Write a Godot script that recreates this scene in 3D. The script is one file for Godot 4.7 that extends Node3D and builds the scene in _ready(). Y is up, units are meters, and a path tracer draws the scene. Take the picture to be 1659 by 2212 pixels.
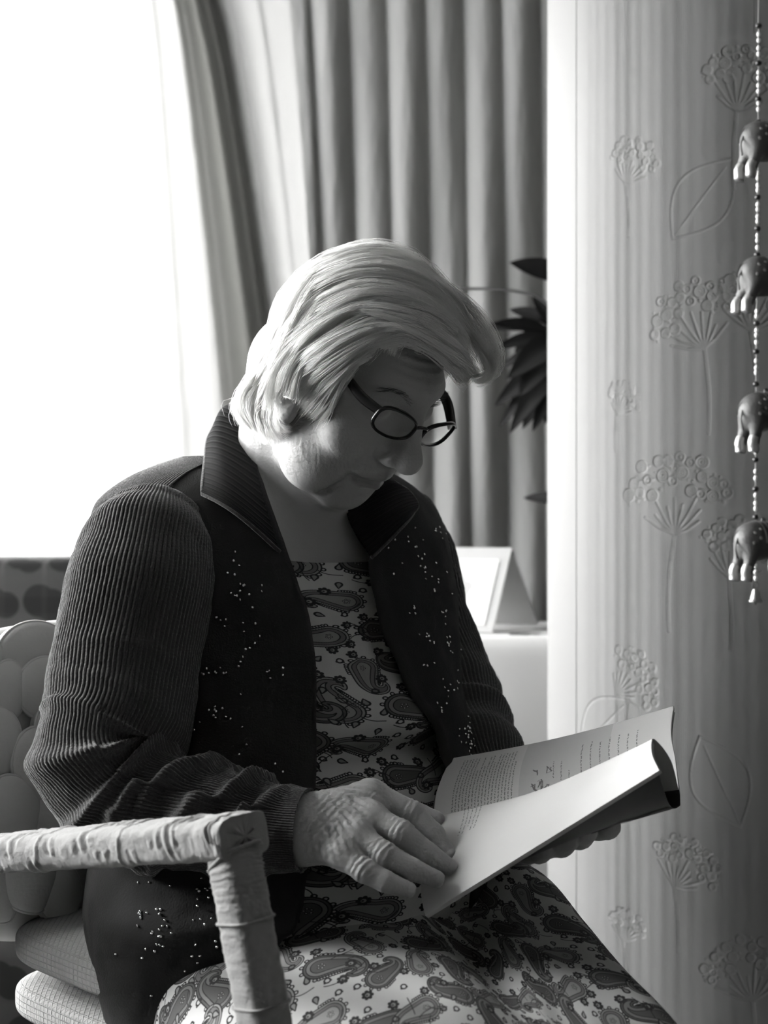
extends Node3D
# A woman in a ribbed cardigan reads a book in an armchair beside a bright window.

const FPX := 3600.0          # focal length of the lens, in pixels of the 1659 x 2212 frame
const EYE := 0.90            # height of the camera
var rng := RandomNumberGenerator.new()
var M := {}
var taken := {}


func _ready() -> void:
	rng.seed = 11
	var cam := Camera3D.new()
	cam.name = "camera"
	var lens := CameraAttributesPhysical.new()
	lens.frustum_focal_length = 39.06        # 3600 pixels over the height of the frame
	lens.frustum_focus_distance = 1.40
	lens.exposure_aperture = 5.0
	lens.frustum_near = 0.05
	lens.frustum_far = 60.0
	cam.attributes = lens
	cam.position = Vector3(0, EYE, 0)
	add_child(cam)
	cam.make_current()

	var sky := ProceduralSkyMaterial.new()
	sky.sky_top_color = Color(0.95, 0.95, 0.948)
	sky.sky_horizon_color = Color(0.95, 0.95, 0.948)
	sky.ground_horizon_color = Color(0.95, 0.95, 0.948)
	sky.ground_bottom_color = Color(0.80, 0.80, 0.798)
	sky.sky_energy_multiplier = 5.0
	sky.ground_energy_multiplier = 5.0
	sky.sun_angle_max = 1.0
	var env := Environment.new()
	env.background_mode = Environment.BG_SKY
	env.sky = Sky.new()
	env.sky.sky_material = sky
	env.tonemap_mode = Environment.TONE_MAPPER_LINEAR
	env.tonemap_exposure = 0.90
	env.sdfgi_enabled = true
	env.ssao_enabled = true
	env.ssil_enabled = true
	var we := WorldEnvironment.new()
	we.name = "world_environment"
	we.environment = env
	add_child(we)

	var sun := DirectionalLight3D.new()
	sun.name = "sun"
	sun.light_energy = 2.3
	sun.light_angular_distance = 7.0
	sun.light_color = Color(1, 1, 0.998)
	sun.shadow_enabled = true
	sun.look_at_from_position(Vector3(-8.6, 3.1, -3.3), Vector3.ZERO)
	add_child(sun)

	build_materials()
	build_room()
	build_curtain()
	build_column()
	build_sofa()
	build_table()
	build_plant()
	build_chair()
	build_person()
	build_glasses()
	build_book()
	build_elephants()


func P(px: float, py: float, d: float) -> Vector3:
	return Vector3((px - 829.5) * d / FPX, EYE - (py - 1106.0) * d / FPX, -d)


func PX(p: Vector3) -> Vector2:
	return Vector2(829.5 + p.x * FPX / -p.z, 1106.0 - (p.y - EYE) * FPX / -p.z)


func numbered(n: String) -> String:
	if not taken.has(n):
		taken[n] = 0
		return n
	taken[n] += 1
	return "%s_%03d" % [n, taken[n]]


func thing(called: String, label: String, category: String, at := Vector3.ZERO, group := "") -> Node3D:
	var o := Node3D.new()
	o.name = numbered(called)
	add_child(o)
	o.position = at
	tag(o, label, category, group)
	return o


func tag(o: Node3D, label: String, category: String, group := "") -> void:
	o.set_meta("label", label)
	o.set_meta("category", category)
	if group:
		o.set_meta("group", group)


# A mesh laid out in world coordinates as a part of a thing (or, for a sub-part, of a part).
func part(called: String, mesh: Mesh, m: Material, parent: Node3D, label := "") -> MeshInstance3D:
	var o := MeshInstance3D.new()
	o.name = called
	o.mesh = mesh
	o.material_override = m
	if parent is MeshInstance3D:
		parent.add_child(o, true)
	else:
		parent.add_child(o, true)
		o.position = -parent.position
	if label:
		o.set_meta("label", label)
	return o


func solo(called: String, mesh: Mesh, m: Material, label: String, category: String, group := "") -> MeshInstance3D:
	var o := MeshInstance3D.new()
	o.name = numbered(called)
	o.mesh = mesh
	o.material_override = m
	add_child(o)
	tag(o, label, category, group)
	return o


func struct(called: String, mesh: Mesh, m: Material, label: String) -> MeshInstance3D:
	var o := MeshInstance3D.new()
	o.name = called
	o.mesh = mesh
	o.material_override = m
	o.set_meta("kind", "structure")
	o.set_meta("label", label)
	add_child(o, true)
	return o


# ---------------------------------------------------------------- meshes
func finish(v: PackedVector3Array, uv: PackedVector2Array, idx: PackedInt32Array, col := PackedColorArray(), flip := false) -> ArrayMesh:
	if flip:
		for i in range(0, idx.size(), 3):
			var t := idx[i + 1]
			idx[i + 1] = idx[i + 2]
			idx[i + 2] = t
	var a := []
	a.resize(Mesh.ARRAY_MAX)
	a[Mesh.ARRAY_VERTEX] = v
	if uv.size():
		a[Mesh.ARRAY_TEX_UV] = uv
	if col.size():
		a[Mesh.ARRAY_COLOR] = col
	a[Mesh.ARRAY_INDEX] = idx
	var st := SurfaceTool.new()
	st.create_from_arrays(a)
	st.generate_normals()
	return st.commit()


func grid_index(nu: int, nv: int, base := 0) -> PackedInt32Array:
	var idx := PackedInt32Array()
	idx.resize((nu - 1) * (nv - 1) * 6)
	var k := 0
	for j in nv - 1:
		for i in nu - 1:
			var a := base + j * nu + i
			idx[k] = a
			idx[k + 1] = a + 1
			idx[k + 2] = a + nu
			idx[k + 3] = a + 1
			idx[k + 4] = a + nu + 1
			idx[k + 5] = a + nu
			k += 6
	return idx


# A grid of nu columns by nv rows; f(u, v) gives the point for u, v in 0..1. closed: the last column repeats the first.
func sheet(nu: int, nv: int, f: Callable, closed := false, flip := false, uvs := Vector2(1, 1), caps := false) -> ArrayMesh:
	var v := PackedVector3Array()
	var uv := PackedVector2Array()
	for j in nv:
		var first := Vector3.ZERO
		for i in nu:
			var p: Vector3 = f.call(float(i) / (nu - 1), float(j) / (nv - 1))
			if i == 0:
				first = p
			if closed and i == nu - 1:
				p = first
			v.append(p)
			uv.append(Vector2(float(i) / (nu - 1) * uvs.x, float(j) / (nv - 1) * uvs.y))
	var idx := grid_index(nu, nv)
	if caps:
		for e in 2:
			var row := e * (nv - 1) * nu
			var c := Vector3.ZERO
			for i in nu - 1:
				c += v[row + i]
			v.append(c / (nu - 1))
			uv.append(uv[row])
			for i in nu - 1:
				if e == 0:
					idx.append_array([v.size() - 1, row + i + 1, row + i])
				else:
					idx.append_array([v.size() - 1, row + i, row + i + 1])
	return finish(v, uv, idx, PackedColorArray(), flip)


func join(meshes: Array) -> ArrayMesh:
	var st := SurfaceTool.new()
	for m in meshes:
		st.append_from(m, 0, Transform3D())
	return st.commit()


func catmull(p: PackedVector3Array, t: float) -> Vector3:
	var n := p.size() - 1
	var x := clampf(t, 0.0, 1.0) * n
	var i := mini(int(x), n - 1)
	var f := x - i
	var a := p[maxi(i - 1, 0)]
	var b := p[i]
	var c := p[i + 1]
	var d := p[mini(i + 2, n)]
	return 0.5 * (2.0 * b + (c - a) * f + (2.0 * a - 5.0 * b + 4.0 * c - d) * f * f + (3.0 * b - a - 3.0 * c + d) * f * f * f)


func lin(a: Array, t: float) -> float:
	var n := a.size() - 1
	var x := clampf(t, 0.0, 1.0) * n
	var i := mini(int(x), n - 1)
	var f := x - i
	f = f * f * (3.0 - 2.0 * f)
	return lerpf(a[i], a[i + 1], f)


# A swept tube: path points, radii along it, smooth; cross section may be an ellipse (flat) laid along "side".
func tube(path: PackedVector3Array, radii: Array, nu := 10, nv := 0, flat := 1.0, caps := true) -> ArrayMesh:
	if nv == 0:
		nv = (path.size() - 1) * 6 + 1
	var pts := PackedVector3Array()
	for j in nv:
		pts.append(catmull(path, float(j) / (nv - 1)))
	var v := PackedVector3Array()
	var uv := PackedVector2Array()
	var n := Vector3.UP
	var len := 0.0
	for j in nv:
		var t := (pts[mini(j + 1, nv - 1)] - pts[maxi(j - 1, 0)]).normalized()
		if j == 0:
			n = t.cross(Vector3.UP if absf(t.y) < 0.9 else Vector3.RIGHT).normalized()
		else:
			len += pts[j].distance_to(pts[j - 1])
			n = (n - t * n.dot(t)).normalized()
		var b := t.cross(n)
		var r := lin(radii, float(j) / (nv - 1))
		for i in nu + 1:
			var a := TAU * (i % nu) / nu
			v.append(pts[j] + n * cos(a) * r + b * sin(a) * r * flat)
			uv.append(Vector2(float(i) / nu, len))
	var idx := grid_index(nu + 1, nv)
	if caps:
		for e in 2:
			var row := e * (nv - 1) * (nu + 1)
			v.append(pts[e * (nv - 1)])
			uv.append(Vector2.ZERO)
			for i in nu:
				if e == 0:
					idx.append_array([v.size() - 1, row + i + 1, row + i])
				else:
					idx.append_array([v.size() - 1, row + i, row + i + 1])
	return finish(v, uv, idx)


# A box with rounded edges between two corners.
func rbox(lo: Vector3, hi: Vector3, r := 0.004) -> ArrayMesh:
	var c := (lo + hi) / 2.0
	var h := (hi - lo) / 2.0
	r = minf(r, minf(h.x, minf(h.y, h.z)) * 0.98)
	var v := PackedVector3Array()
	var idx := PackedInt32Array()
	var uv := PackedVector2Array()
	for axis in 3:
		for s in [-1.0, 1.0]:
			var base := v.size()
			var ks := [-1.0, -1.0, 1.0, 1.0]
			for j in 4:
				for i in 4:
					var q := Vector3.ZERO
					var e := [-1.0, -0.9, 0.9, 1.0]
					var a: float = e[i]
					var b: float = e[j]
					q[axis] = s
					q[(axis + 1) % 3] = a * s
					q[(axis + 2) % 3] = b
					var inner := Vector3(signf(q.x) * (h.x - r), signf(q.y) * (h.y - r), signf(q.z) * (h.z - r))
					var dir := Vector3.ZERO
					dir[axis] = s
					if absf(a) > 0.95:
						dir[(axis + 1) % 3] = a * s
					if absf(b) > 0.95:
						dir[(axis + 2) % 3] = b
					v.append(c + inner + dir.normalized() * r)
					uv.append(Vector2(a, b))
			for j in 3:
				for i in 3:
					var a2 := base + j * 4 + i
					idx.append_array([a2, a2 + 4, a2 + 1, a2 + 1, a2 + 4, a2 + 5])
	return finish(v, uv, idx)


func wall_box(lo: Vector3, hi: Vector3) -> ArrayMesh:
	return rbox(lo, hi, 0.001)


# Surface nets of a signed distance: [vertices, indices]. Blocks of four cells are skipped where the surface cannot be.
func nets(sdf: Callable, lo: Vector3, hi: Vector3, h: float, slack := 1.3) -> Array:
	var B := 4
	var nb := Vector3i(((hi - lo) / (h * B)).ceil())
	var nx := nb.x * B + 1
	var ny := nb.y * B + 1
	var nz := nb.z * B + 1
	var val := PackedFloat32Array()
	val.resize(nx * ny * nz)
	val.fill(1e9)
	var blocks: Array[Vector3i] = []
	var reach := h * B * 0.5 * 1.7321 * slack
	for bz in nb.z:
		for by in nb.y:
			for bx in nb.x:
				var c := lo + Vector3(bx + 0.5, by + 0.5, bz + 0.5) * (h * B)
				var dc: float = sdf.call(c)
				if absf(dc) < reach:
					blocks.append(Vector3i(bx, by, bz))
	var sy := nx
	var sz := nx * ny
	for b in blocks:
		for k in B + 1:
			for j in B + 1:
				var at := (b.x * B) + (b.y * B + j) * sy + (b.z * B + k) * sz
				for i in B + 1:
					if val[at + i] > 1e8:
						val[at + i] = sdf.call(lo + Vector3(b.x * B + i, b.y * B + j, b.z * B + k) * h)
	var vid := {}
	var v := PackedVector3Array()
	var off := [0, 1, sy, sy + 1, sz, sz + 1, sz + sy, sz + sy + 1]
	var corner := [Vector3(0, 0, 0), Vector3(1, 0, 0), Vector3(0, 1, 0), Vector3(1, 1, 0), Vector3(0, 0, 1), Vector3(1, 0, 1), Vector3(0, 1, 1), Vector3(1, 1, 1)]
	var edges := [0, 1, 2, 3, 4, 5, 6, 7, 0, 2, 1, 3, 4, 6, 5, 7, 0, 4, 1, 5, 2, 6, 3, 7]
	for b in blocks:
		for k in B:
			for j in B:
				for i in B:
					var x := b.x * B + i
					var y := b.y * B + j
					var z := b.z * B + k
					var at := x + y * sy + z * sz
					var neg := 0
					for q in 8:
						if val[at + off[q]] < 0.0:
							neg += 1
					if neg == 0 or neg == 8:
						continue
					var sum := Vector3.ZERO
					var cnt := 0
					for e in 12:
						var ca: int = edges[e * 2]
						var cb: int = edges[e * 2 + 1]
						var va := val[at + off[ca]]
						var vb := val[at + off[cb]]
						if (va < 0.0) != (vb < 0.0):
							sum += corner[ca] + (corner[cb] - corner[ca]) * (va / (va - vb))
							cnt += 1
					vid[at] = v.size()
					v.append(lo + (Vector3(x, y, z) + sum / cnt) * h)
	var idx := PackedInt32Array()
	var steps := [1, sy, sz]
	for at in vid:
		for axis in 3:
			var s: int = steps[axis]
			var s1: int = steps[(axis + 1) % 3]
			var s2: int = steps[(axis + 2) % 3]
			var va := val[at]
			var vb := val[at + s]
			if (va < 0.0) == (vb < 0.0):
				continue
			if not (vid.has(at - s1) and vid.has(at - s2) and vid.has(at - s1 - s2)):
				continue
			var q0: int = vid[at]
			var q1: int = vid[at - s1]
			var q2: int = vid[at - s1 - s2]
			var q3: int = vid[at - s2]
			if va < 0.0:
				idx.append_array([q0, q2, q1, q0, q3, q2])
			else:
				idx.append_array([q0, q1, q2, q0, q2, q3])
	return [v, idx]


func smin(a: float, b: float, k: float) -> float:
	var h := clampf(0.5 + 0.5 * (b - a) / k, 0.0, 1.0)
	return lerpf(b, a, h) - k * h * (1.0 - h)


func smax(a: float, b: float, k: float) -> float:
	return -smin(-a, -b, k)


func ell(p: Vector3, c: Vector3, r: Vector3) -> float:
	var q := p - c
	var k0 := (q / r).length()
	var k1 := (q / (r * r)).length()
	return k0 * (k0 - 1.0) / maxf(k1, 1e-6)


func cap(p: Vector3, a: Vector3, b: Vector3, ra: float, rb: float) -> float:
	var ab := b - a
	var t := clampf((p - a).dot(ab) / ab.length_squared(), 0.0, 1.0)
	return p.distance_to(a + ab * t) - lerpf(ra, rb, t)


# ---------------------------------------------------------------- materials and textures
func g(s: float) -> Color:            # a grey by its sRGB level 0..255, as warm as the photograph's
	return Color(s / 255.0, s / 255.0, s * 0.995 / 255.0)


func mat(called: String, level: float, rough := 0.8, spec := 0.5) -> StandardMaterial3D:
	var m := StandardMaterial3D.new()
	m.resource_name = called
	m.albedo_color = g(level)
	m.roughness = rough
	m.metallic_specular = spec
	m.cull_mode = BaseMaterial3D.CULL_DISABLED
	M[called] = m
	return m


func noise_tex(freq: float, size := 512, octaves := 3, normal := false) -> NoiseTexture2D:
	var n := FastNoiseLite.new()
	n.seed = 7
	n.frequency = freq
	n.fractal_octaves = octaves
	var t := NoiseTexture2D.new()
	t.width = size
	t.height = size
	t.seamless = true
	t.noise = n
	t.as_normal_map = normal
	return t


func bumped(m: StandardMaterial3D, t: Texture2D, cm: float, scale := Vector3.ZERO) -> void:
	m.heightmap_enabled = true
	m.heightmap_texture = t
	m.heightmap_scale = cm
	if scale != Vector3.ZERO:
		m.uv1_triplanar = true
		m.uv1_scale = scale


# A grey picture that is drawn with discs and strokes; it wraps round at its edges.
class Canvas:
	var w: int
	var h: int
	var px: PackedByteArray

	func _init(width: int, height: int, level: int) -> void:
		w = width
		h = height
		px.resize(w * h)
		px.fill(level)

	func disc(cx: float, cy: float, r: float, level: int) -> void:
		var r2 := r * r
		for y in range(int(floor(cy - r)), int(ceil(cy + r)) + 1):
			var dy := y - cy
			var rest := r2 - dy * dy
			if rest < 0.0:
				continue
			var half := sqrt(rest)
			var row := posmod(y, h) * w
			for x in range(int(ceil(cx - half)), int(floor(cx + half)) + 1):
				px[row + posmod(x, w)] = level

	func stroke(pts: PackedVector2Array, r: float, level: int) -> void:
		for i in pts.size() - 1:
			var n := maxi(1, int(pts[i].distance_to(pts[i + 1]) / maxf(r * 0.7, 0.7)))
			for k in n + 1:
				var q := pts[i].lerp(pts[i + 1], float(k) / n)
				disc(q.x, q.y, r, level)

	func rect(x0: int, y0: int, x1: int, y1: int, level: int) -> void:
		for y in range(y0, y1):
			for x in range(x0, x1):
				px[posmod(y, h) * w + posmod(x, w)] = level

	func ring(cx: float, cy: float, r: float, width: float, level: int) -> void:
		var n := maxi(10, int(r * 3.0))
		for k in n:
			var a := TAU * k / n
			disc(cx + cos(a) * r, cy + sin(a) * r, width, level)

	func blur() -> void:
		var o := px.duplicate()
		for y in h:
			var r0 := y * w
			var ru := posmod(y - 1, h) * w
			var rd := posmod(y + 1, h) * w
			for x in w:
				var xl := x - 1 if x > 0 else w - 1
				var xr := x + 1 if x < w - 1 else 0
				o[r0 + x] = (px[r0 + x] * 4 + px[r0 + xl] * 2 + px[r0 + xr] * 2 + px[ru + x] * 2 + px[rd + x] * 2 + px[ru + xl] + px[ru + xr] + px[rd + xl] + px[rd + xr]) >> 4
		px = o

	func texture() -> ImageTexture:
		var im := Image.create_from_data(w, h, false, Image.FORMAT_L8, px)
		im.convert(Image.FORMAT_RGB8)
		return ImageTexture.create_from_image(im)


# A paisley drop with a curled tip, drawn as nested outlines.
func paisley(c: Canvas, at: Vector2, turn: float, size: float, hand: float, tones: Array, scallop := true) -> void:
	var pts: Array[Vector2] = []
	var rad: Array[float] = []
	var p := Vector2.ZERO
	var dir := -1.35
	for k in 46:
		var t := k / 45.0
		pts.append(p)
		rad.append(size * (0.36 * pow(1.0 - t, 0.75) + 0.035))
		dir += hand * lerpf(0.0, 0.17, smoothstep(0.25, 0.8, t))
		p += Vector2(cos(dir), sin(dir)) * size * 0.034
	var put := func(q: Vector2) -> Vector2: return at + q.rotated(turn)
	if scallop:
		for k in range(0, 30, 2):
			var n := (pts[k + 1] - pts[k]).normalized().orthogonal()
			for s in [-1.0, 1.0]:
				if s == hand and k > 8:
					continue
				var q: Vector2 = put.call(pts[k] + n * s * (rad[k] + size * 0.045))
				c.disc(q.x, q.y, size * 0.06, tones[0])
				c.disc(q.x, q.y, size * 0.032, tones[3])
		for k in 7:
			var a := PI * k / 6.0
			var q: Vector2 = put.call(Vector2(cos(a), sin(a)) * (rad[0] + size * 0.05))
			c.disc(q.x, q.y, size * 0.065, tones[0])
			c.disc(q.x, q.y, size * 0.034, tones[3])
	var layers := [[0.025, tones[0]], [-0.005, tones[1]], [-0.055, tones[0]], [-0.075, tones[2]], [-0.16, tones[0]], [-0.18, tones[1]]]
	for l in layers:
		for k in pts.size():
			var r: float = rad[k] + size * float(l[0])
			if r > size * 0.012:
				var q: Vector2 = put.call(pts[k])
				c.disc(q.x, q.y, r, l[1])
	for k in range(0, 26, 2):       # a row of beads between the outlines
		var n := (pts[k + 1] - pts[k]).normalized().orthogonal() * -hand
		var q: Vector2 = put.call(pts[k] + n * (rad[k] - size * 0.03))
		c.disc(q.x, q.y, size * 0.012, tones[0])
	for k in 5:                      # a small flower in the belly of the drop
		var a := TAU * k / 5.0
		var q: Vector2 = put.call(Vector2(cos(a), sin(a)) * size * 0.075 + Vector2(0, -size * 0.03))
		c.disc(q.x, q.y, size * 0.035, tones[0])
		c.disc(q.x, q.y, size * 0.02, tones[3])


func paisley_texture() -> ImageTexture:
	var c := Canvas.new(1024, 1024, 212)
	var r := RandomNumberGenerator.new()
	r.seed = 21
	var dark := [36, 96, 132, 186]
	var pale := [40, 158, 120, 200]
	# big drops on a loose grid
	var spots: Array[Vector2] = []
	for j in 4:
		for i in 4:
			var at := Vector2((i + 0.5 * (j % 2)) * 256.0 + r.randf_range(-30, 30), j * 256.0 + r.randf_range(-30, 30))
			spots.append(at)
			paisley(c, at, r.randf_range(0, TAU), r.randf_range(150, 205), 1.0 if r.randf() < 0.5 else -1.0, dark if (i + j) % 2 == 0 else pale, true)
	# small ones, buds and little flowers in the gaps
	for k in 420:
		var at := Vector2(r.randf() * 1024, r.randf() * 1024)
		var free := true
		for s in spots:
			var d := Vector2(wrapf(at.x - s.x, -512, 512), wrapf(at.y - s.y, -512, 512)).length()
			if d < (92 if k < 60 else 70):
				free = false
		if not free:
			continue
		var kind := k % 3
		if kind == 0:
			for m in 7:
				var a := TAU * m / 7.0
				c.disc(at.x + cos(a) * 20, at.y + sin(a) * 20, 9, 52)
			c.disc(at.x, at.y, 18, 52)
			c.disc(at.x, at.y, 11, 160)
			c.disc(at.x + 3, at.y, 5, 60)
		elif kind == 1:
			var a := r.randf() * TAU
			for m in 10:
				var t := m / 9.0
				c.disc(at.x + cos(a) * 30 * t, at.y + sin(a) * 30 * t, 15 * (1.0 - t) + 3, 48)
			for m in 8:
				var t := m / 9.0
				c.disc(at.x + cos(a) * 28 * t, at.y + sin(a) * 28 * t, 10 * (1.0 - t), 150)
		else:
			c.ring(at.x, at.y, 14, 4, 50)
			c.disc(at.x + 16, at.y + 6, 6, 50)
			c.disc(at.x - 14, at.y + 9, 5, 50)
		spots.append(at)
	# thin tendrils
	for k in 40:
		var at := Vector2(r.randf() * 1024, r.randf() * 1024)
		var a := r.randf() * TAU
		var line := PackedVector2Array()
		var bend := r.randf_range(-0.28, 0.28)
		for m in 16:
			line.append(at)
			at += Vector2(cos(a), sin(a)) * 7.0
			a += bend * m / 12.0
		c.stroke(line, 2.6, 58)
	c.blur()
	return c.texture()


# Raised pattern of the wallpaper: umbels of little rings on branching stems.
func wallpaper_height(w: int, h: int) -> ImageTexture:
	var c := Canvas.new(w, h, 90)
	var r := RandomNumberGenerator.new()
	r.seed = 5
	# umbels: place (in pixels of this picture), radius, turn
	var k := h / 2048.0
	for u in umbels():
		var at := Vector2(acos(1.0 - u[0]) * 2.0 / PI * w, u[1] * h)
		var size: float = u[2] * w
		var turn: float = u[3]
		var root := at + Vector2(0, size * 0.95).rotated(turn)
		for s in 9:
			var a := turn - PI / 2 + (s - 4) * 0.27
			var tip: Vector2 = root + Vector2(cos(a), sin(a)) * size * r.randf_range(0.55, 0.95)
			var mid := root.lerp(tip, 0.5) + Vector2(0, size * 0.04)
			c.stroke(PackedVector2Array([root, mid, tip]), 2.2 * k, 200)
		var stem := PackedVector2Array()
		for s in 16:
			var t := s / 15.0
			stem.append(root + Vector2(sin(t * 2.2) * size * 0.28 * u[4], t * size * 1.9))
		c.stroke(stem, 3.0 * k, 190)
		c.stroke(stem, 1.0 * k, 110)
		var placed: Array[Vector3] = []
		for s in 260:
			var a := r.randf_range(PI * 0.92, TAU + PI * 0.08)
			var d := sqrt(r.randf_range(0.10, 1.0))
			var q := at + Vector2(cos(a) * size * 1.05 * d, size * 0.18 + sin(a) * size * 0.80 * d).rotated(turn)
			var rr := size * (r.randf_range(0.085, 0.135) if s < 120 else r.randf_range(0.028, 0.05))
			var free := true
			for o in placed:
				if Vector2(o.x, o.y).distance_to(q) < (o.z + rr) * 0.98:
					free = false
					break
			if not free:
				continue
			placed.append(Vector3(q.x, q.y, rr))
			if rr < size * 0.06:
				c.disc(q.x, q.y, rr * 0.8, 205)
			else:
				c.disc(q.x, q.y, rr + 1.0 * k, 100)
				c.ring(q.x, q.y, rr * 0.93, 2.0 * k, 240)
				if rr > size * 0.10:
					c.ring(q.x, q.y, rr * 0.52, 1.7 * k, 215)
				c.disc(q.x, q.y, rr * 0.2, 225)
	for l in 3:                        # outlines of two big leaves
		var base: Vector2 = [Vector2(0.66, 0.235), Vector2(0.30, 0.745), Vector2(0.86, 0.80)][l] * Vector2(w, h)
		var dir: float = [-0.9, -0.7, -2.0][l]
		for side in [-1.0, 1.0]:
			var line := PackedVector2Array()
			for s in 20:
				var t := s / 19.0
				line.append(base + Vector2(t * 190.0 * k, side * sin(t * PI) * 58.0 * k).rotated(dir))
			c.stroke(line, 2.0 * k, 185)
		c.stroke(PackedVector2Array([base, base + Vector2(170 * k, 0).rotated(dir)]), 1.6 * k, 175)
	c.blur()
	return c.texture()


func umbels() -> Array:                # u, v, radius, turn, bend of stem
	return [[0.565, 0.305, 0.13, -0.35, 0.4], [0.50, 0.475, 0.15, 0.0, -0.5], [0.34, 0.66, 0.10, 0.9, 0.3], [0.56, 0.835, 0.10, 0.5, 0.5],
		[0.33, 0.15, 0.085, 0.4, 0.6], [0.29, 0.385, 0.06, 0.5, -0.4], [0.78, 0.53, 0.11, 0.3, 0.2], [0.86, 0.29, 0.12, 0.2, 0.5], [0.30, 0.905, 0.06, 0.2, 0.3], [0.8, 0.93, 0.12, -0.2, 0.3], [0.80, 0.08, 0.12, 0.2, -0.3]]


func build_materials() -> void:
	var fine := noise_tex(0.05, 512, 4)
	var coarse := noise_tex(0.012, 512, 3)
	var plaster := mat("plaster", 142, 0.95, 0.2)
	mat("ceiling_paint", 180, 0.95, 0.2)
	mat("floor_wood", 110, 0.6)
	mat("frame_white", 215, 0.5)
	var pane := mat("pane", 255, 0.02)
	pane.transparency = BaseMaterial3D.TRANSPARENCY_ALPHA
	pane.albedo_color = Color(1, 1, 1, 0.04)
	var wp := mat("wallpaper", 97, 0.75, 0.35)
	bumped(wp, wallpaper_height(672, 2048), 0.20)
	var cur := mat("curtain", 112, 0.95, 0.1)
	cur.backlight_enabled = true
	cur.backlight = Color(0.35, 0.35, 0.34)
	bumped(cur, coarse, 0.25, Vector3(5, 1.2, 5))
	var cloth := mat("table_cloth", 200, 0.9, 0.2)
	cloth.albedo_texture = cloth_print()
	mat("card_white", 150, 0.7)
	var pic := mat("card_picture", 190, 0.7)
	pic.albedo_texture = picture_print()
	var sofa := mat("sofa_fabric", 105, 0.95, 0.2)
	sofa.albedo_texture = sofa_print()
	mat("leaf", 22, 0.7, 0.2)
	mat("stem", 60, 0.6)
	mat("pot", 90, 0.6)
	# chair
	var fleece := mat("fleece", 122, 1.0, 0.1)
	fleece.rim_enabled = true
	fleece.rim = 0.6
	bumped(fleece, fine, 0.05, Vector3(11, 11, 11))
	var petal := mat("petal_fabric", 205, 1.0, 0.1)
	petal.rim_enabled = true
	petal.rim = 0.5
	bumped(petal, fine, 0.02, Vector3(9, 9, 9))
	var waffle := mat("waffle", 150, 1.0, 0.1)
	bumped(waffle, waffle_height(), 0.25, Vector3(215, 215, 215))
	mat("chair_frame", 40, 0.6)
	# clothes
	var knit := mat("knit", 54, 1.0, 0.15)
	knit.rim_enabled = true
	knit.rim = 0.55
	knit.rim_tint = 0.0
	bumped(knit, fine, 0.09, Vector3(14, 14, 14))
	var plain := mat("knit_plain", 40, 1.0, 0.15)
	plain.rim_enabled = true
	plain.rim = 0.25
	bumped(plain, fine, 0.05, Vector3(18, 18, 18))
	var col := mat("knit_collar", 30, 1.0, 0.15)
	col.rim_enabled = true
	col.rim = 0.2
	bumped(col, rib_height(), 0.12)
	col.uv1_scale = Vector3(60, 1, 1)
	var seq := mat("sequin", 235, 0.15)
	seq.metallic = 0.9
	var dress := mat("dress", 200, 0.85, 0.3)
	dress.albedo_texture = paisley_texture()
	# person
	var skin := mat("skin", 150, 0.55, 0.4)
	skin.rim_enabled = true
	skin.rim = 0.4
	skin.rim_tint = 0.0
	skin.vertex_color_use_as_albedo = true
	bumped(skin, noise_tex(0.035, 512, 4), 0.035, Vector3(16, 16, 16))
	var nail := mat("nail", 158, 0.35)
	var hair := mat("hair", 252, 0.42, 0.5)
	hair.rim_enabled = true
	hair.rim = 0.9
	hair.rim_tint = 0.0
	hair.backlight_enabled = true
	hair.backlight = Color(0.55, 0.55, 0.54)
	hair.vertex_color_use_as_albedo = true
	mat("hair_base", 150, 0.8)
	mat("brow", 60, 0.8)
	var fr := mat("spectacle_frame", 12, 0.25)
	var lens := mat("lens", 255, 0.02)
	lens.transparency = BaseMaterial3D.TRANSPARENCY_ALPHA
	lens.albedo_color = Color(1, 1, 1, 0.05)
	# book
	var paper := mat("paper", 176, 0.75, 0.4)
	var text := mat("paper_text", 255, 0.75, 0.4)
	text.albedo_texture = page_print(0)
	var text2 := mat("paper_text_near", 255, 0.75, 0.4)
	text2.albedo_texture = page_print(1)
	mat("page_edges", 200, 0.8)
	mat("book_cover", 46, 0.4)
	var print_m := mat("cover_print", 255, 0.4)
	print_m.albedo_texture = spine_print()
	# hanging elephants
	var el := mat("elephant_fabric", 70, 0.45)
	el.metallic = 0.35
	bumped(el, fine, 0.06, Vector3(30, 30, 30))
	var gilt := mat("gilt", 150, 0.42)
	gilt.metallic = 0.7
	mat("cord", 130, 0.8)
	mat("bead_dark", 18, 0.4)
	mat("bead_pale", 215, 0.35)
	var brass := mat("brass", 150, 0.35)
	brass.metallic = 0.9


func waffle_height() -> ImageTexture:
	var c := Canvas.new(64, 64, 40)
	c.rect(0, 0, 64, 12, 225)
	c.rect(0, 0, 12, 64, 225)
	c.blur()
	c.blur()
	return c.texture()


func rib_height() -> ImageTexture:
	var c := Canvas.new(16, 16, 210)
	c.rect(0, 0, 5, 16, 30)
	c.blur()
	return c.texture()


# the tiny title along the back of the cover: too small to read, light marks on black
func spine_print() -> ImageTexture:
	var c := Canvas.new(512, 48, 14)
	var r := RandomNumberGenerator.new()
	r.seed = 8
	var x := 30
	while x < 480:
		var word := r.randi_range(2, 7)
		for k in word:
			c.rect(x, 18, x + 2, 31, 170)
			if r.randf() < 0.6:
				c.rect(x, 18 + 10 * (k % 2), x + 5, 20 + 10 * (k % 2), 170)
			x += 8
		x += 9
	return c.texture()


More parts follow.
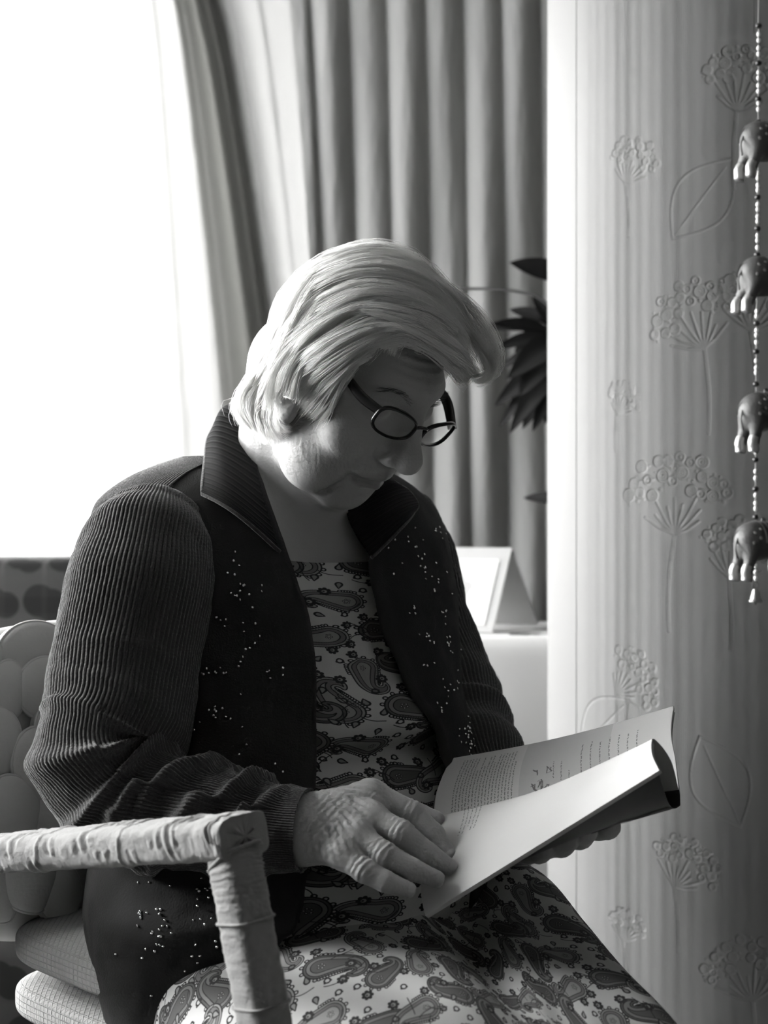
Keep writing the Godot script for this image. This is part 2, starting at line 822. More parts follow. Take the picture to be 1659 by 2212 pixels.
func sofa_print() -> ImageTexture:
	var c := Canvas.new(512, 512, 150)
	var r := RandomNumberGenerator.new()
	r.seed = 3
	for j in 3:
		for i in 3:
			var at := Vector2((i + 0.5 * (j % 2)) * 171.0, j * 171.0)
			var line := PackedVector2Array([at + Vector2(-22, 0), at + Vector2(22, 16)])
			c.stroke(line, 62 - 12 * ((i + j) % 2), 88)
	c.blur()
	return c.texture()


func cloth_print() -> ImageTexture:
	var c := Canvas.new(512, 512, 225)
	for a in [[150, 130, 0.4, 1.0], [330, 300, 1.3, 0.7], [90, 380, 2.3, 0.8], [400, 90, -0.5, 0.7], [250, 460, 0.1, 0.9]]:
		var at := Vector2(a[0], a[1])
		for k in 7:
			var ang: float = a[2] + (k - 3) * 0.5
			var tip: Vector2 = at + Vector2(cos(ang), sin(ang)) * 62.0 * a[3] * (1.0 - absf(k - 3) * 0.13)
			c.stroke(PackedVector2Array([at, tip]), 11.0 * a[3], 105)
		c.stroke(PackedVector2Array([at, at - Vector2(cos(a[2]), sin(a[2])) * 40.0 * a[3]]), 3.0, 120)
	c.blur()
	return c.texture()


func picture_print() -> ImageTexture:
	var c := Canvas.new(256, 256, 250)
	c.stroke(PackedVector2Array([Vector2(120, 90), Vector2(118, 200)]), 34, 190)
	c.stroke(PackedVector2Array([Vector2(160, 110), Vector2(120, 220)]), 24, 200)
	c.stroke(PackedVector2Array([Vector2(60, 228), Vector2(220, 228)]), 5, 205)
	for k in 4:
		c.blur()
	return c.texture()


# A printed page: rows of words too small to read. which 0: a full page with a tinted panel and diagram; 1: the facing page.
func page_print(which: int) -> ImageTexture:
	var c := Canvas.new(1024, 1024, 180)
	var r := RandomNumberGenerator.new()
	r.seed = 40 + which
	var rows := func(x0: float, x1: float, y0: float, y1: float, step: float, tone: int) -> void:
		var x := x0                    # the rows run along y: the book lies sideways in its uv
		while x < x1:
			var y := y0 + (r.randf_range(0, 60) if r.randf() < 0.15 else 0.0)
			var end := y1 - (r.randf_range(0, 220) if r.randf() < 0.15 else 0.0)
			while y < end:
				var word := r.randf_range(14, 52)
				var q := PackedVector2Array()
				var n := int(word / 5.0)
				for i in n + 1:
					q.append(Vector2(x + r.randf_range(-2.6, 2.6), minf(y + i * 5.0, end)))
				c.stroke(q, 1.7, tone)
				y += word + 13.0
			x += step
	if which == 0:
		rows.call(80, 352, 130, 900, 14.5, 92)
		c.rect(372, 0, 760, 1024, 166)
		for k in 7:
			var y := r.randf_range(150, 850)
			var q := PackedVector2Array()
			for m in 9:
				q.append(Vector2(430 + k * 12 + r.randf_range(-14, 14), y + r.randf_range(-60, 60)))
			c.stroke(q, 2.2, 90)
		rows.call(520, 600, 330, 620, 34, 96)
		rows.call(640, 900, 220, 800, 40, 88)
	else:
		rows.call(150, 240, 250, 560, 20, 92)
	return c.texture()


# ---------------------------------------------------------------- the room
const BACK := -3.3
const LEFT := -1.6
const RIGHT := 2.6
const FRONT := 2.2
const TOP := 2.95


func build_room() -> void:
	var E := EYE
	struct("floor", wall_box(Vector3(LEFT - 0.3, -0.2, BACK - 0.3), Vector3(RIGHT + 0.3, 0.0, FRONT + 0.3)), M.floor_wood, "dark wooden floor of the room")
	struct("ceiling", wall_box(Vector3(LEFT - 0.3, TOP, BACK - 0.3), Vector3(RIGHT + 0.3, TOP + 0.2, FRONT + 0.3)), M.ceiling_paint, "plain painted ceiling")
	var wb := [-1.50, -0.40, E - 0.13, E + 1.09]     # window in the back wall: x0 x1 y0 y1
	struct("wall_back", join([
		wall_box(Vector3(LEFT - 0.25, 0, BACK - 0.25), Vector3(RIGHT + 0.25, wb[2], BACK)),
		wall_box(Vector3(LEFT - 0.25, wb[3], BACK - 0.25), Vector3(RIGHT + 0.25, TOP, BACK)),
		wall_box(Vector3(wb[1], wb[2], BACK - 0.25), Vector3(RIGHT + 0.25, wb[3], BACK)),
		wall_box(Vector3(LEFT - 0.25, wb[2], BACK - 0.25), Vector3(wb[0], wb[3], BACK))]), M.plaster, "back wall around the bright window")
	var wl := [-3.24, -1.15, E - 0.10, E + 1.34]       # window in the left wall: z0 z1 y0 y1
	struct("wall_left", join([
		wall_box(Vector3(LEFT - 0.14, 0, BACK), Vector3(LEFT, wl[2], FRONT)),
		wall_box(Vector3(LEFT - 0.14, wl[3], BACK), Vector3(LEFT, TOP, FRONT)),
		wall_box(Vector3(LEFT - 0.14, wl[2], wl[1]), Vector3(LEFT, wl[3], FRONT)),
		wall_box(Vector3(LEFT - 0.14, wl[2], BACK), Vector3(LEFT, wl[3], wl[0]))]), M.plaster, "left wall with a wide window")
	struct("wall_front", wall_box(Vector3(LEFT - 0.25, 0, FRONT), Vector3(RIGHT + 0.25, TOP, FRONT + 0.25)), M.plaster, "wall behind the viewer")
	struct("wall_outer", wall_box(Vector3(RIGHT, 0, BACK), Vector3(RIGHT + 0.25, TOP, FRONT)), M.plaster, "wall at the far right of the room")
	# window in the back wall: frame and one pane
	var f := 0.05
	var z := BACK - 0.14
	var w1 := struct("window_1", join([
		wall_box(Vector3(wb[0], wb[2], z - 0.03), Vector3(wb[1], wb[2] + f, z + 0.03)),
		wall_box(Vector3(wb[0], wb[3] - f, z - 0.03), Vector3(wb[1], wb[3], z + 0.03)),
		wall_box(Vector3(wb[0], wb[2] + f, z - 0.03), Vector3(wb[0] + f, wb[3] - f, z + 0.03)),
		wall_box(Vector3(wb[1] - f, wb[2] + f, z - 0.03), Vector3(wb[1], wb[3] - f, z + 0.03))]), M.frame_white, "wide bright window behind the woman")
	part("pane", wall_box(Vector3(wb[0] + f, wb[2] + f, z - 0.004), Vector3(wb[1] - f, wb[3] - f, z + 0.004)), M.pane, w1)
	var x := LEFT - 0.08
	var bars := [
		wall_box(Vector3(x - 0.03, wl[2], wl[0]), Vector3(x + 0.03, wl[2] + f, wl[1])),
		wall_box(Vector3(x - 0.03, wl[3] - f, wl[0]), Vector3(x + 0.03, wl[3], wl[1])),
		wall_box(Vector3(x - 0.03, wl[2] + f, wl[0]), Vector3(x + 0.03, wl[3] - f, wl[0] + f)),
		wall_box(Vector3(x - 0.03, wl[2] + f, wl[1] - f), Vector3(x + 0.03, wl[3] - f, wl[1]))]
	var w2 := struct("window_2", join(bars), M.frame_white, "window in the left wall")
	part("pane", wall_box(Vector3(x - 0.004, wl[2] + f, wl[0] + f), Vector3(x + 0.004, wl[3] - f, wl[1] - f)), M.pane, w2)


func track(xs: Array, ys: Array, x: float) -> float:      # piecewise smooth interpolation
	if x <= xs[0]:
		return ys[0]
	for i in xs.size() - 1:
		if x <= xs[i + 1]:
			var t: float = (x - xs[i]) / (xs[i + 1] - xs[i])
			t = t * t * (3.0 - 2.0 * t)
			return lerpf(ys[i], ys[i + 1], t)
	return ys[-1]


func build_curtain() -> void:
	var depth := func(s: float) -> float:
		var d := track([286, 300, 335, 380, 398, 436, 462, 500, 560, 625, 655], [3.19, 3.15, 3.06, 2.99, 3.02, 3.17, 3.15, 3.04, 2.95, 2.88, 2.88], s)
		if s > 640:
			var k: float = absf(sin(PI * (s - 667.0) / 83.0))
			d += smoothstep(640, 680, s) * (0.019 * (1.0 - pow(k, 0.85)) - 0.006)
		return d
	var lean := func(s: float) -> float: return track([286, 320, 400, 470, 560, 668, 800, 1180], [18, 40, 78, 92, 75, 30, 14, 8], s)
	var top := EYE + 1.62
	var f := func(u: float, v: float) -> Vector3:
		var s := lerpf(286, 1330, u)
		var d: float = depth.call(s)
		d += 0.012 * sin(v * 9.0 + s * 0.03) * v
		var y := lerpf(top, EYE - 0.62, v)
		var py := 1106.0 - (y - EYE) * FPX / 2.95
		var k := signf(py) * pow(absf(py) / 600.0, 0.85)
		var px: float = s + lean.call(s) * k
		return Vector3((px - 829.5) * d / FPX, y, -d)
	var grid := sheet(420, 60, f)
	var t := thing("curtain", "long pleated curtain hanging beside the bright window", "curtain", Vector3(0, 0.2, -2.95))
	part("curtain_cloth", grid, M.curtain, t)
	part("curtain_rail", tube(PackedVector3Array([Vector3(-0.7, top + 0.015, -3.0), Vector3(1.4, top + 0.015, -3.0)]), [0.012, 0.012], 10, 2), M.frame_white, t)


func build_column() -> void:
	# a partition wall whose end is a half round of 25 cm radius; its paper is hung with one open joint
	var r := 0.25
	var c := Vector2(0.462, -2.15)
	var prof := PackedVector2Array()
	var us := PackedFloat32Array()
	prof.append(Vector2(RIGHT, c.y - r))
	us.append(-1.0 - (RIGHT - c.x) / (r * PI / 2))
	var seam := acos(1.0 - 46.0 / 480.0)
	var rib := 0.0022 / r              # fine upright ribs pressed into the paper
	var ang := -PI / 2
	var list: Array[float] = []
	while ang < PI / 2 + 0.001:
		list.append(ang)
		ang += rib / 4.0
	for s in [-0.0046, -0.0026, 0.0026, 0.0046]:
		list.append(seam + s)
	list.sort()
	for a in list:
		var rr := r - (0.004 if absf(a - seam) < 0.0028 else 0.0) + 0.00040 * smoothstep(seam - 0.02, seam + 0.25, a) * sin(a / rib * TAU) * (0.6 + 0.4 * sin(a * 37.0) * sin(a * 61.0))
		prof.append(c + Vector2(-cos(a), sin(a)) * rr)
		us.append(a / (PI / 2))
	prof.append(Vector2(RIGHT, c.y + r))
	us.append(1.0 + (RIGHT - c.x) / (r * PI / 2))
	var v := PackedVector3Array()
	var uv := PackedVector2Array()
	var rows := 3
	for j in rows:
		var y := TOP * j / (rows - 1)
		for i in prof.size():
			v.append(Vector3(prof[i].x, y, prof[i].y))
			uv.append(Vector2(us[i], (EYE + 0.599 - y) / 1.198))
	struct("wall_right", finish(v, uv, grid_index(prof.size(), rows)), M.wallpaper, "rounded end of a wall in pale embossed wallpaper")


func build_sofa() -> void:
	M.sofa_fabric.uv1_triplanar = true
	M.sofa_fabric.uv1_scale = Vector3(4.8, 4.8, 4.8)
	var t := thing("sofa", "dark sofa with a round leaf pattern standing under the bright window", "sofa", Vector3(-0.9, 0, -2.5))
	var y := EYE
	part("backrest", rbox(Vector3(-1.5, 0.25, -2.78), Vector3(-0.33, y - 0.072, -2.56), 0.03), M.sofa_fabric, t)
	part("seat", rbox(Vector3(-1.5, 0.12, -2.56), Vector3(-0.33, 0.42, -1.98), 0.05), M.sofa_fabric, t)
	for x in [-1.43, -0.40]:
		for z in [-2.72, -2.05]:
			part("leg", tube(PackedVector3Array([Vector3(x, 0, z), Vector3(x, 0.13, z)]), [0.018, 0.025], 10, 3), M.chair_frame, t)


func build_table() -> void:
	var top := EYE - 0.187
	var lo := Vector3(0.02, 0, -2.79)
	var hi := Vector3(0.86, top, -2.46)
	var t := thing("side_table", "small table under the leaf print tablecloth beside the wall", "table", Vector3(0.44, 0, -2.66))
	part("table_top", rbox(Vector3(lo.x, top - 0.03, lo.z), Vector3(hi.x, top, hi.z), 0.006), M.chair_frame, t)
	for x in [lo.x + 0.04, hi.x - 0.04]:
		for z in [lo.z + 0.04, hi.z - 0.04]:
			part("leg", rbox(Vector3(x - 0.02, 0, z - 0.02), Vector3(x + 0.02, top - 0.03, z + 0.02), 0.004), M.chair_frame, t)
	# the cloth: a sheet that lies on the top and hangs down all round
	var f := func(u: float, v: float) -> Vector3:
		var drop := 0.42
		var w := hi.x - lo.x
		var d := hi.z - lo.z
		var x := lerpf(-drop, w + drop, u)
		var z := lerpf(-drop, d + drop, v)
		var over := maxf(maxf(-x, x - w), maxf(-z, z - d))
		var ix := clampf(x, 0, w)
		var iz := clampf(z, 0, d)
		var out := Vector2(x - ix, z - iz)
		var p := Vector3(lo.x + ix, top + 0.003, lo.z + iz)
		if over > 0.0:
			var n := out.normalized()
			var l := minf(out.length(), drop)
			var wave := 0.010 * sin((ix + iz) * 30.0) * l / drop
			p += Vector3(n.x, 0, n.y) * (0.012 + wave) * minf(1.0, l / 0.02)
			p.y -= maxf(0.0, l - 0.008)
		return p
	var cl := solo("tablecloth", sheet(110, 90, f, false, true, Vector2(4.2, 3.2)), M.table_cloth, "pale tablecloth printed with dark leaves, hanging over the side table", "tablecloth")
	cl.set_meta("group", "")
	# the folding card
	var c := thing("tent_card", "white folded card standing like a tent on the tablecloth", "card", P(1050, 1366, 2.58))
	var y0 := top + 0.004
	var ra := P(905, 1183, 2.66)
	var rb := P(1106, 1184, 2.62)
	var fa := P(860, 1368, 2.56)
	var fb := P(1064, 1368, 2.52)
	var ba := P(960, 1350, 2.76)
	var bb := P(1162, 1350, 2.72)
	for q in [fa, fb, ba, bb]:
		pass
	fa.y = y0
	fb.y = y0
	ba.y = y0
	bb.y = y0
	part("front_panel", slab([fa, fb, rb, ra], 0.002), M.card_white, c)
	part("back_panel", slab([ba, ra, rb, bb], 0.002), M.card_white, c)
	var n := (fb - fa).cross(ra - fa).normalized() * 0.0022
	var q4 := [fa.lerp(fb, 0.12).lerp(ra.lerp(rb, 0.12), 0.08), fa.lerp(fb, 0.9).lerp(ra.lerp(rb, 0.9), 0.08), fa.lerp(fb, 0.9).lerp(ra.lerp(rb, 0.9), 0.85), fa.lerp(fb, 0.12).lerp(ra.lerp(rb, 0.12), 0.85)]
	for i in 4:
		q4[i] += n
	part("picture", slab(q4, 0.0006), M.card_picture, c, "faint printed picture")


# A thin plate over four corners (in turn), thick metres deep.
func slab(q: Array, thick: float) -> ArrayMesh:
	var n: Vector3 = (q[1] - q[0]).cross(q[3] - q[0]).normalized() * thick / 2.0
	var v := PackedVector3Array()
	var uv := PackedVector2Array()
	var idx := PackedInt32Array()
	var quad := func(a: Vector3, b: Vector3, c: Vector3, d: Vector3) -> void:
		var k := v.size()
		v.append_array(PackedVector3Array([a, b, c, d]))
		uv.append_array(PackedVector2Array([Vector2(0, 1), Vector2(1, 1), Vector2(1, 0), Vector2(0, 0)]))
		idx.append_array(PackedInt32Array([k, k + 2, k + 1, k, k + 3, k + 2]))
	quad.call(q[0] + n, q[1] + n, q[2] + n, q[3] + n)
	quad.call(q[1] - n, q[0] - n, q[3] - n, q[2] - n)
	for i in 4:
		var a: Vector3 = q[i]
		var b: Vector3 = q[(i + 1) % 4]
		quad.call(a - n, b - n, b + n, a + n)
	var arr := []
	arr.resize(Mesh.ARRAY_MAX)
	arr[Mesh.ARRAY_VERTEX] = v
	arr[Mesh.ARRAY_TEX_UV] = uv
	arr[Mesh.ARRAY_INDEX] = idx
	var st := SurfaceTool.new()
	st.create_from_arrays(arr)
	st.deindex()
	var nrm := PackedVector3Array()
	var a2 := st.commit_to_arrays()
	var vv: PackedVector3Array = a2[Mesh.ARRAY_VERTEX]
	for i in range(0, vv.size(), 3):
		var fn := (vv[i + 2] - vv[i]).cross(vv[i + 1] - vv[i]).normalized()
		nrm.append_array(PackedVector3Array([fn, fn, fn]))
	a2[Mesh.ARRAY_NORMAL] = nrm
	var m := ArrayMesh.new()
	m.add_surface_from_arrays(Mesh.PRIMITIVE_TRIANGLES, a2)
	return m


# A leaf blade along a curve from base to tip, w wide, folded a little along its midrib.
func leaf_blade(base: Vector3, tip: Vector3, w: float, sag: float, side: Vector3) -> ArrayMesh:
	var f := func(u: float, v: float) -> Vector3:
		var c := base.lerp(tip, v) + Vector3(0, -sag * sin(v * PI * 0.5) * v + sag * 0.3 * sin(v * PI), 0)
		var half := w * 0.5 * pow(sin(PI * pow(v, 0.8)), 0.8) if v > 0.0 and v < 1.0 else 0.0
		var s := u * 2.0 - 1.0
		var nrm := side.cross((tip - base).normalized()).normalized()
		return c + side * s * half + nrm * absf(s) * half * 0.35
	var a := sheet(7, 14, f)
	var under := func(u: float, v: float) -> Vector3:
		var nrm := side.cross((tip - base).normalized()).normalized()
		return (f.call(1.0 - u, v) as Vector3) - nrm * 0.0012
	return join([a, sheet(7, 14, under)])


func build_plant() -> void:
	var t := thing("potted_plant", "dark leafy plant spreading out from behind the wallpapered wall", "plant", P(1300, 1370, 2.68))
	var pot_at := P(1300, 1366, 2.64)
	pot_at.y = EYE - 0.187 + 0.005
	var pr := PackedVector3Array()
	var h := 0.15
	var f := func(u: float, v: float) -> Vector3:
		var rr := track([0.0, 0.75, 0.76, 0.9, 0.95, 1.0], [0.045, 0.066, 0.074, 0.075, 0.066, 0.0], v)
		var y := track([0.0, 0.75, 0.76, 0.9, 0.95, 1.0], [0.0, h * 0.85, h * 0.85, h, h * 0.93, h * 0.93], v)
		return pot_at + Vector3(cos(u * TAU) * rr, y, sin(u * TAU) * rr)
	part("pot", sheet(25, 30, f, true), M.pot, t)
	var head := P(1250, 760, 2.62)
	part("stem", tube(PackedVector3Array([pot_at + Vector3(0, h * 0.9, 0), pot_at + Vector3(-0.01, 0.25, 0.02), head]), [0.006, 0.005, 0.004], 8), M.stem, t)
	part("stem", tube(PackedVector3Array([head, P(1180, 655, 2.6), P(1120, 630, 2.6), P(1050, 624, 2.6), P(990, 624, 2.6)]), [0.004, 0.0025, 0.0025, 0.002, 0.003], 8), M.stem, t)
	var blades := [  # base x y, tip x y, width px, sag
		[1230, 600, 1100, 564, 40, 0.002], [1190, 720, 1060, 682, 26, 0.012], [1195, 715, 1050, 695, 20, 0.01], [1200, 735, 1058, 730, 26, 0.02], [1190, 690, 1100, 668, 26, 0.0],
		[1200, 700, 1150, 640, 24, 0.0], [1210, 760, 1072, 760, 30, 0.03], [1205, 780, 1068, 850, 38, 0.02], [1200, 800, 1080, 880, 34, 0.03], [1215, 790, 1100, 895, 40, 0.03],
		[1215, 790, 1128, 900, 36, 0.02], [1220, 800, 1150, 905, 34, 0.02], [1225, 790, 1176, 890, 34, 0.02], [1210, 740, 1095, 790, 46, 0.02], [1205, 730, 1110, 745, 50, 0.01],
		[1215, 745, 1120, 830, 50, 0.02], [1230, 760, 1150, 850, 50, 0.02], [1240, 740, 1140, 720, 50, 0.01], [1240, 700, 1165, 690, 44, 0.0], [1230, 1080, 1130, 1070, 22, 0.004],
		[1260, 720, 1330, 640, 50, 0.01], [1270, 760, 1390, 760, 50, 0.03], [1270, 780, 1370, 870, 50, 0.03]]
	for b in blades:
		var d := 2.62 + rng.randf_range(-0.03, 0.03)
		var a := P(b[0], b[1], d)
		var e := P(b[2], b[3], d + rng.randf_range(-0.04, 0.04))
		var dir := (e - a).normalized()
		var side := dir.cross(Vector3(rng.randf_range(-0.3, 0.3), 0.35, 1).normalized()).normalized()
		part("leaf", leaf_blade(a, e, b[4] * 2.62 / FPX * 1.25, b[5], side), M.leaf, t)
	part("stem", tube(PackedVector3Array([pot_at + Vector3(0, h * 0.9, 0), P(1260, 1090, 2.62), P(1225, 1080, 2.62)]), [0.004, 0.003, 0.002], 8), M.stem, t)
	part("stem", tube(PackedVector3Array([head, P(1245, 660, 2.62), P(1228, 600, 2.62)]), [0.004, 0.003, 0.002], 8), M.stem, t)


# ---------------------------------------------------------------- the armchair
const FWD := Vector3(0.656, 0, 0.755)       # the way the woman and her chair face
const RGT := Vector3(-0.755, 0, 0.656)      # her right hand side
const SEAT := Vector3(0.02, 0, -1.38)


# A bar with a rounded rectangular section swept along a path; ref gives the direction of its height.
func bar(path: PackedVector3Array, w: Array, h: Array, ref: Vector3, nu: int, nv: int, power := 4.0, wrinkle = null) -> ArrayMesh:
	var pts := PackedVector3Array()
	for j in nv:
		pts.append(catmull(path, float(j) / (nv - 1)))
	var f := func(u: float, v: float) -> Vector3:
		var j := int(round(v * (nv - 1)))
		var t := (pts[mini(j + 1, nv - 1)] - pts[maxi(j - 1, 0)]).normalized()
		var n := (ref - t * ref.dot(t)).normalized()
		var b := t.cross(n)
		var a := u * TAU
		var ca := cos(a)
		var sa := sin(a)
		var k := pow(pow(absf(ca), power) + pow(absf(sa), power), -1.0 / power)
		var e := 1.0
		var tip := minf(v, 1.0 - v) * (nv - 1)
		if tip < 4.0:
			e = [0.0, 0.86, 0.96, 0.99][int(tip)]
		var jj := clampi(j, 1, nv - 2)
		var p := pts[jj] + (n * sa * lin(h, v) + b * ca * lin(w, v)) * k * e
		if wrinkle != null:
			p += (n * sa + b * ca) * float(wrinkle.call(v, u))
		return p
	return sheet(nu, nv, f, true)


# A ring of piping round a bar at v along its path.
func bar_ring(path: PackedVector3Array, v: float, w: float, h: float, ref: Vector3, r := 0.0016, tilt := Vector3.ZERO) -> ArrayMesh:
	var c := catmull(path, v)
	var t := (catmull(path, v + 0.02) - catmull(path, v - 0.02)).normalized()
	t = (t + tilt).normalized()
	var n := (ref - t * ref.dot(t)).normalized()
	var b := t.cross(n)
	var ring := PackedVector3Array()
	for i in 41:
		var a := TAU * (i % 40) / 40.0
		var k := pow(pow(absf(cos(a)), 4.0) + pow(absf(sin(a)), 4.0), -0.25)
		ring.append(c + (n * sin(a) * h + b * cos(a) * w) * k)
	return tube(ring, [r, r], 6, 81, 1.0, false)


# A padded slab: half sizes along three axes, rounded like a cushion.
func cushion(c: Vector3, ax: Vector3, ay: Vector3, az: Vector3, half: Vector3, nu := 121, nv := 41, pw := 5.0, pd := 2.6, uvs := Vector2(1, 1)) -> ArrayMesh:
	var f := func(u: float, v: float) -> Vector3:
		var a := u * TAU
		var e := (v - 0.5) * PI
		var k := pow(pow(absf(cos(a)), pw) + pow(absf(sin(a)), pw), -1.0 / pw)
		var ce := maxf(cos(e), 0.0)
		var se := sin(e)
		var q := pow(pow(ce, pd) + pow(absf(se), pd), -1.0 / pd)
		return c + ax * cos(a) * k * ce * q * half.x + az * sin(a) * k * ce * q * half.z + ay * se * q * half.y
	return sheet(nu, nv, f, true, false, uvs)


func build_chair() -> void:
	var floor_at := Vector3(SEAT.x, 0, SEAT.z)
	var t := thing("armchair", "armchair in pale fleece with padded arms and a petal covered back", "armchair", floor_at)
	# the near arm, wrapped in fleece
	var arm := PackedVector3Array([P(-260, 1897, 1.42), P(-120, 1864, 1.36), P(0, 1843, 1.305), P(130, 1833, 1.255), P(260, 1823, 1.205), P(380, 1815, 1.16), P(478, 1808, 1.125), P(530, 1806, 1.107)])
	var n := FastNoiseLite.new()
	n.seed = 3
	n.frequency = 1.0
	var wr := func(v: float, u: float) -> float:
		var s := 0.0
		s += 0.0011 * sin(v * 260.0 + sin(u * TAU) * 2.5) * clampf(n.get_noise_2d(v * 9.0, u * 2.0) * 3.0, 0, 1)
		s += 0.0014 * n.get_noise_2d(v * 14.0, cos(u * TAU) * 2.0)
		for seam in [0.425, 0.625]:
			var q: float = (v - seam - 0.006 * sin(u * TAU)) / 0.0032
			s += 0.0012 * exp(-q * q)
		return s
	var up := Vector3(-0.02, 1, 0.12).normalized()
	part("arm_cover", bar(arm, [0.021, 0.021], [0.0138, 0.0138, 0.0142, 0.0148], up, 81, 440, 3.6, wr), M.fleece, t)
	# its front post
	var post := PackedVector3Array([P(505, 1845, 1.115), P(512, 1885, 1.111), P(524, 1950, 1.108), P(542, 2050, 1.106), P(566, 2180, 1.104), P(600, 2400, 1.10), P(660, 2900, 1.09)])
	var wr2 := func(v: float, u: float) -> float:
		var fade := exp(-pow((v - 0.12) / 0.16, 2.0))
		return 0.0007 * sin(v * 230.0 + 3.0 * sin(u * TAU) + 4.0 * n.get_noise_2d(v * 8.0, 3.0)) * fade * clampf(-cos(u * TAU) * 1.2, 0.0, 1.0) + 0.0010 * n.get_noise_2d(v * 20.0, cos(u * TAU) * 2.0)
	part("arm_post", bar(post, [0.0160, 0.0152, 0.0150], [0.0165, 0.0175, 0.018], FWD, 73, 200, 3.2, wr2), M.fleece, t)
	part("seam", bar_ring(post, 0.40, 0.0155, 0.0178, FWD, 0.0010), M.fleece, t)
	part("seam", bar_ring(post, 0.655, 0.0152, 0.0181, FWD, 0.0010), M.fleece, t)
	part("seam", bar_ring(post, 0.030, 0.0166, 0.0172, FWD, 0.0012, Vector3(0.35, 0, 0)), M.fleece, t)
	# the far arm and post
	var off := RGT * -0.50 - FWD * 0.27
	var arm2 := PackedVector3Array()
	for p in arm:
		arm2.append(p + off)
	part("arm_cover", bar(arm2, [0.021, 0.021], [0.016, 0.016], up, 41, 60, 3.6), M.fleece, t)
	var post2 := PackedVector3Array()
	for p in post:
		post2.append(p + off)
	part("arm_post", bar(post2, [0.0175, 0.0175], [0.02, 0.02], FWD, 41, 60, 3.2), M.fleece, t)
	# seat frame and rear legs
	var y := EYE - 0.452
	part("seat_frame", cushion(SEAT + RGT * 0.06 - FWD * 0.06 + Vector3(0, y - 0.03, 0), FWD, Vector3.UP, RGT, Vector3(0.18, 0.03, 0.17), 81, 13, 8.0, 5.0), M.chair_frame, t)
	for s in [-1.0, 1.0]:
		var a: Vector3 = SEAT + RGT * (0.06 + 0.15 * s) - FWD * 0.22
		part("leg", tube(PackedVector3Array([Vector3(a.x, y, a.z), Vector3(a.x, 0.0, a.z) - FWD * 0.06]), [0.02, 0.014], 10, 4), M.chair_frame, t)
		part("back_post", tube(PackedVector3Array([Vector3(a.x, y, a.z) - RGT * 0.10 * s - FWD * 0.14, Vector3(a.x, EYE - 0.15, a.z) - RGT * 0.10 * s - FWD * 0.22]), [0.018, 0.016], 10, 4), M.chair_frame, t)
	# padded back with overlapping petals
	var bc := SEAT - FWD * 0.335 + Vector3(0, EYE - 0.246, 0)
	var bu := (Vector3.UP - FWD * 0.16).normalized()
	var bn := RGT.cross(bu).normalized()
	if bn.dot(FWD) < 0:
		bn = -bn
	var pad := part("back_pad", cushion(bc, RGT, bn, bu, Vector3(0.32, 0.034, 0.148), 121, 31, 3.4, 2.4), M.petal_fabric, t)
	# each petal: where it lies (pixels), half width and half length (pixels), turn, height off the pad
	var petals := [[70, 1412, 78, 68, 0.0, 0.003], [88, 1492, 62, 70, 0.06, 0.008], [98, 1584, 38, 62, 0.12, 0.013], [8, 1500, 42, 72, -0.15, 0.005], [78, 1668, 62, 98, 0.25, 0.011], [-5, 1605, 44, 76, 0.1, 0.007], [14, 1765, 62, 92, 0.35, 0.013],
		[96, 1800, 50, 80, 0.15, 0.010], [52, 1905, 62, 70, 0.3, 0.012], [118, 1930, 48, 74, 0.1, 0.008], [-22, 1930, 56, 72, 0.5, 0.008], [-65, 1420, 66, 66, -0.1, 0.003], [-75, 1530, 55, 70, 0.1, 0.008], [-70, 1660, 55, 75, -0.1, 0.006], [-80, 1800, 60, 80, 0.1, 0.009],
		[190, 1420, 66, 66, 0.1, 0.003], [180, 1520, 55, 75, 0.0, 0.008], [180, 1650, 55, 80, 0.1, 0.007], [190, 1790, 60, 80, 0.1, 0.008], [300, 1440, 66, 70, 0.1, 0.004], [300, 1580, 66, 80, 0.0, 0.007]]
	var eye := Vector3(0, EYE, 0)
	for q in petals:
		var ray := P(q[0], q[1], 1.0) - eye
		var c: Vector3 = eye + ray * ((bc + bn * 0.031 - eye).dot(bn) / ray.dot(bn))
		var px: float = -c.z / FPX
		c += bn * float(q[5])
		var pu := (bu * cos(q[4]) + RGT * sin(q[4])).normalized()
		var pr := pu.cross(bn).normalized()
		var hw: float = q[2] * px * 1.12
		var hl: float = q[3] * px
		var f := func(u: float, v: float) -> Vector3:
			var a := u * TAU
			var tear := 1.0 - 0.45 * maxf(0.0, -sin(a)) * maxf(0.0, -sin(a))     # narrower at its foot
			var e := v * PI / 2.0
			var rr := cos(e)
			return c + pr * cos(a) * rr * hw * tear + pu * sin(a) * rr * hl + bn * (0.009 * sin(e) + 0.003 * sin(a) * rr)
		part("petal", sheet(49, 12, f, true), M.petal_fabric, pad)
		var under := func(u: float, v: float) -> Vector3:
			var p: Vector3 = f.call(1.0 - u, 0.0)
			return p - bn * 0.010 * v
		part("petal_edge", sheet(49, 3, under, true), M.petal_fabric, pad)
		var rim := PackedVector3Array()
		for i in 49:
			rim.append(f.call(float(i % 48) / 48.0, 0.0))
		part("piping", tube(rim, [0.0017, 0.0017], 6, 97, 1.0, false), M.petal_fabric, pad)
	# two waffle cushions on the seat
	for k in 2:
		var cy: float = EYE - [0.378, 0.425][k]
		var m := cushion(SEAT + RGT * 0.048 - FWD * 0.195 + Vector3(0, cy, 0), FWD, Vector3.UP, RGT, Vector3(0.12, 0.0233, 0.1675), 241, 41, 5.0, 4.0, Vector2(18, 1))
		solo("seat_cushion", m, M.waffle, ["upper pale waffle knit seat cushion under the woman", "lower pale waffle knit seat cushion on the chair frame"][k], "cushion", "stacked seat cushions")


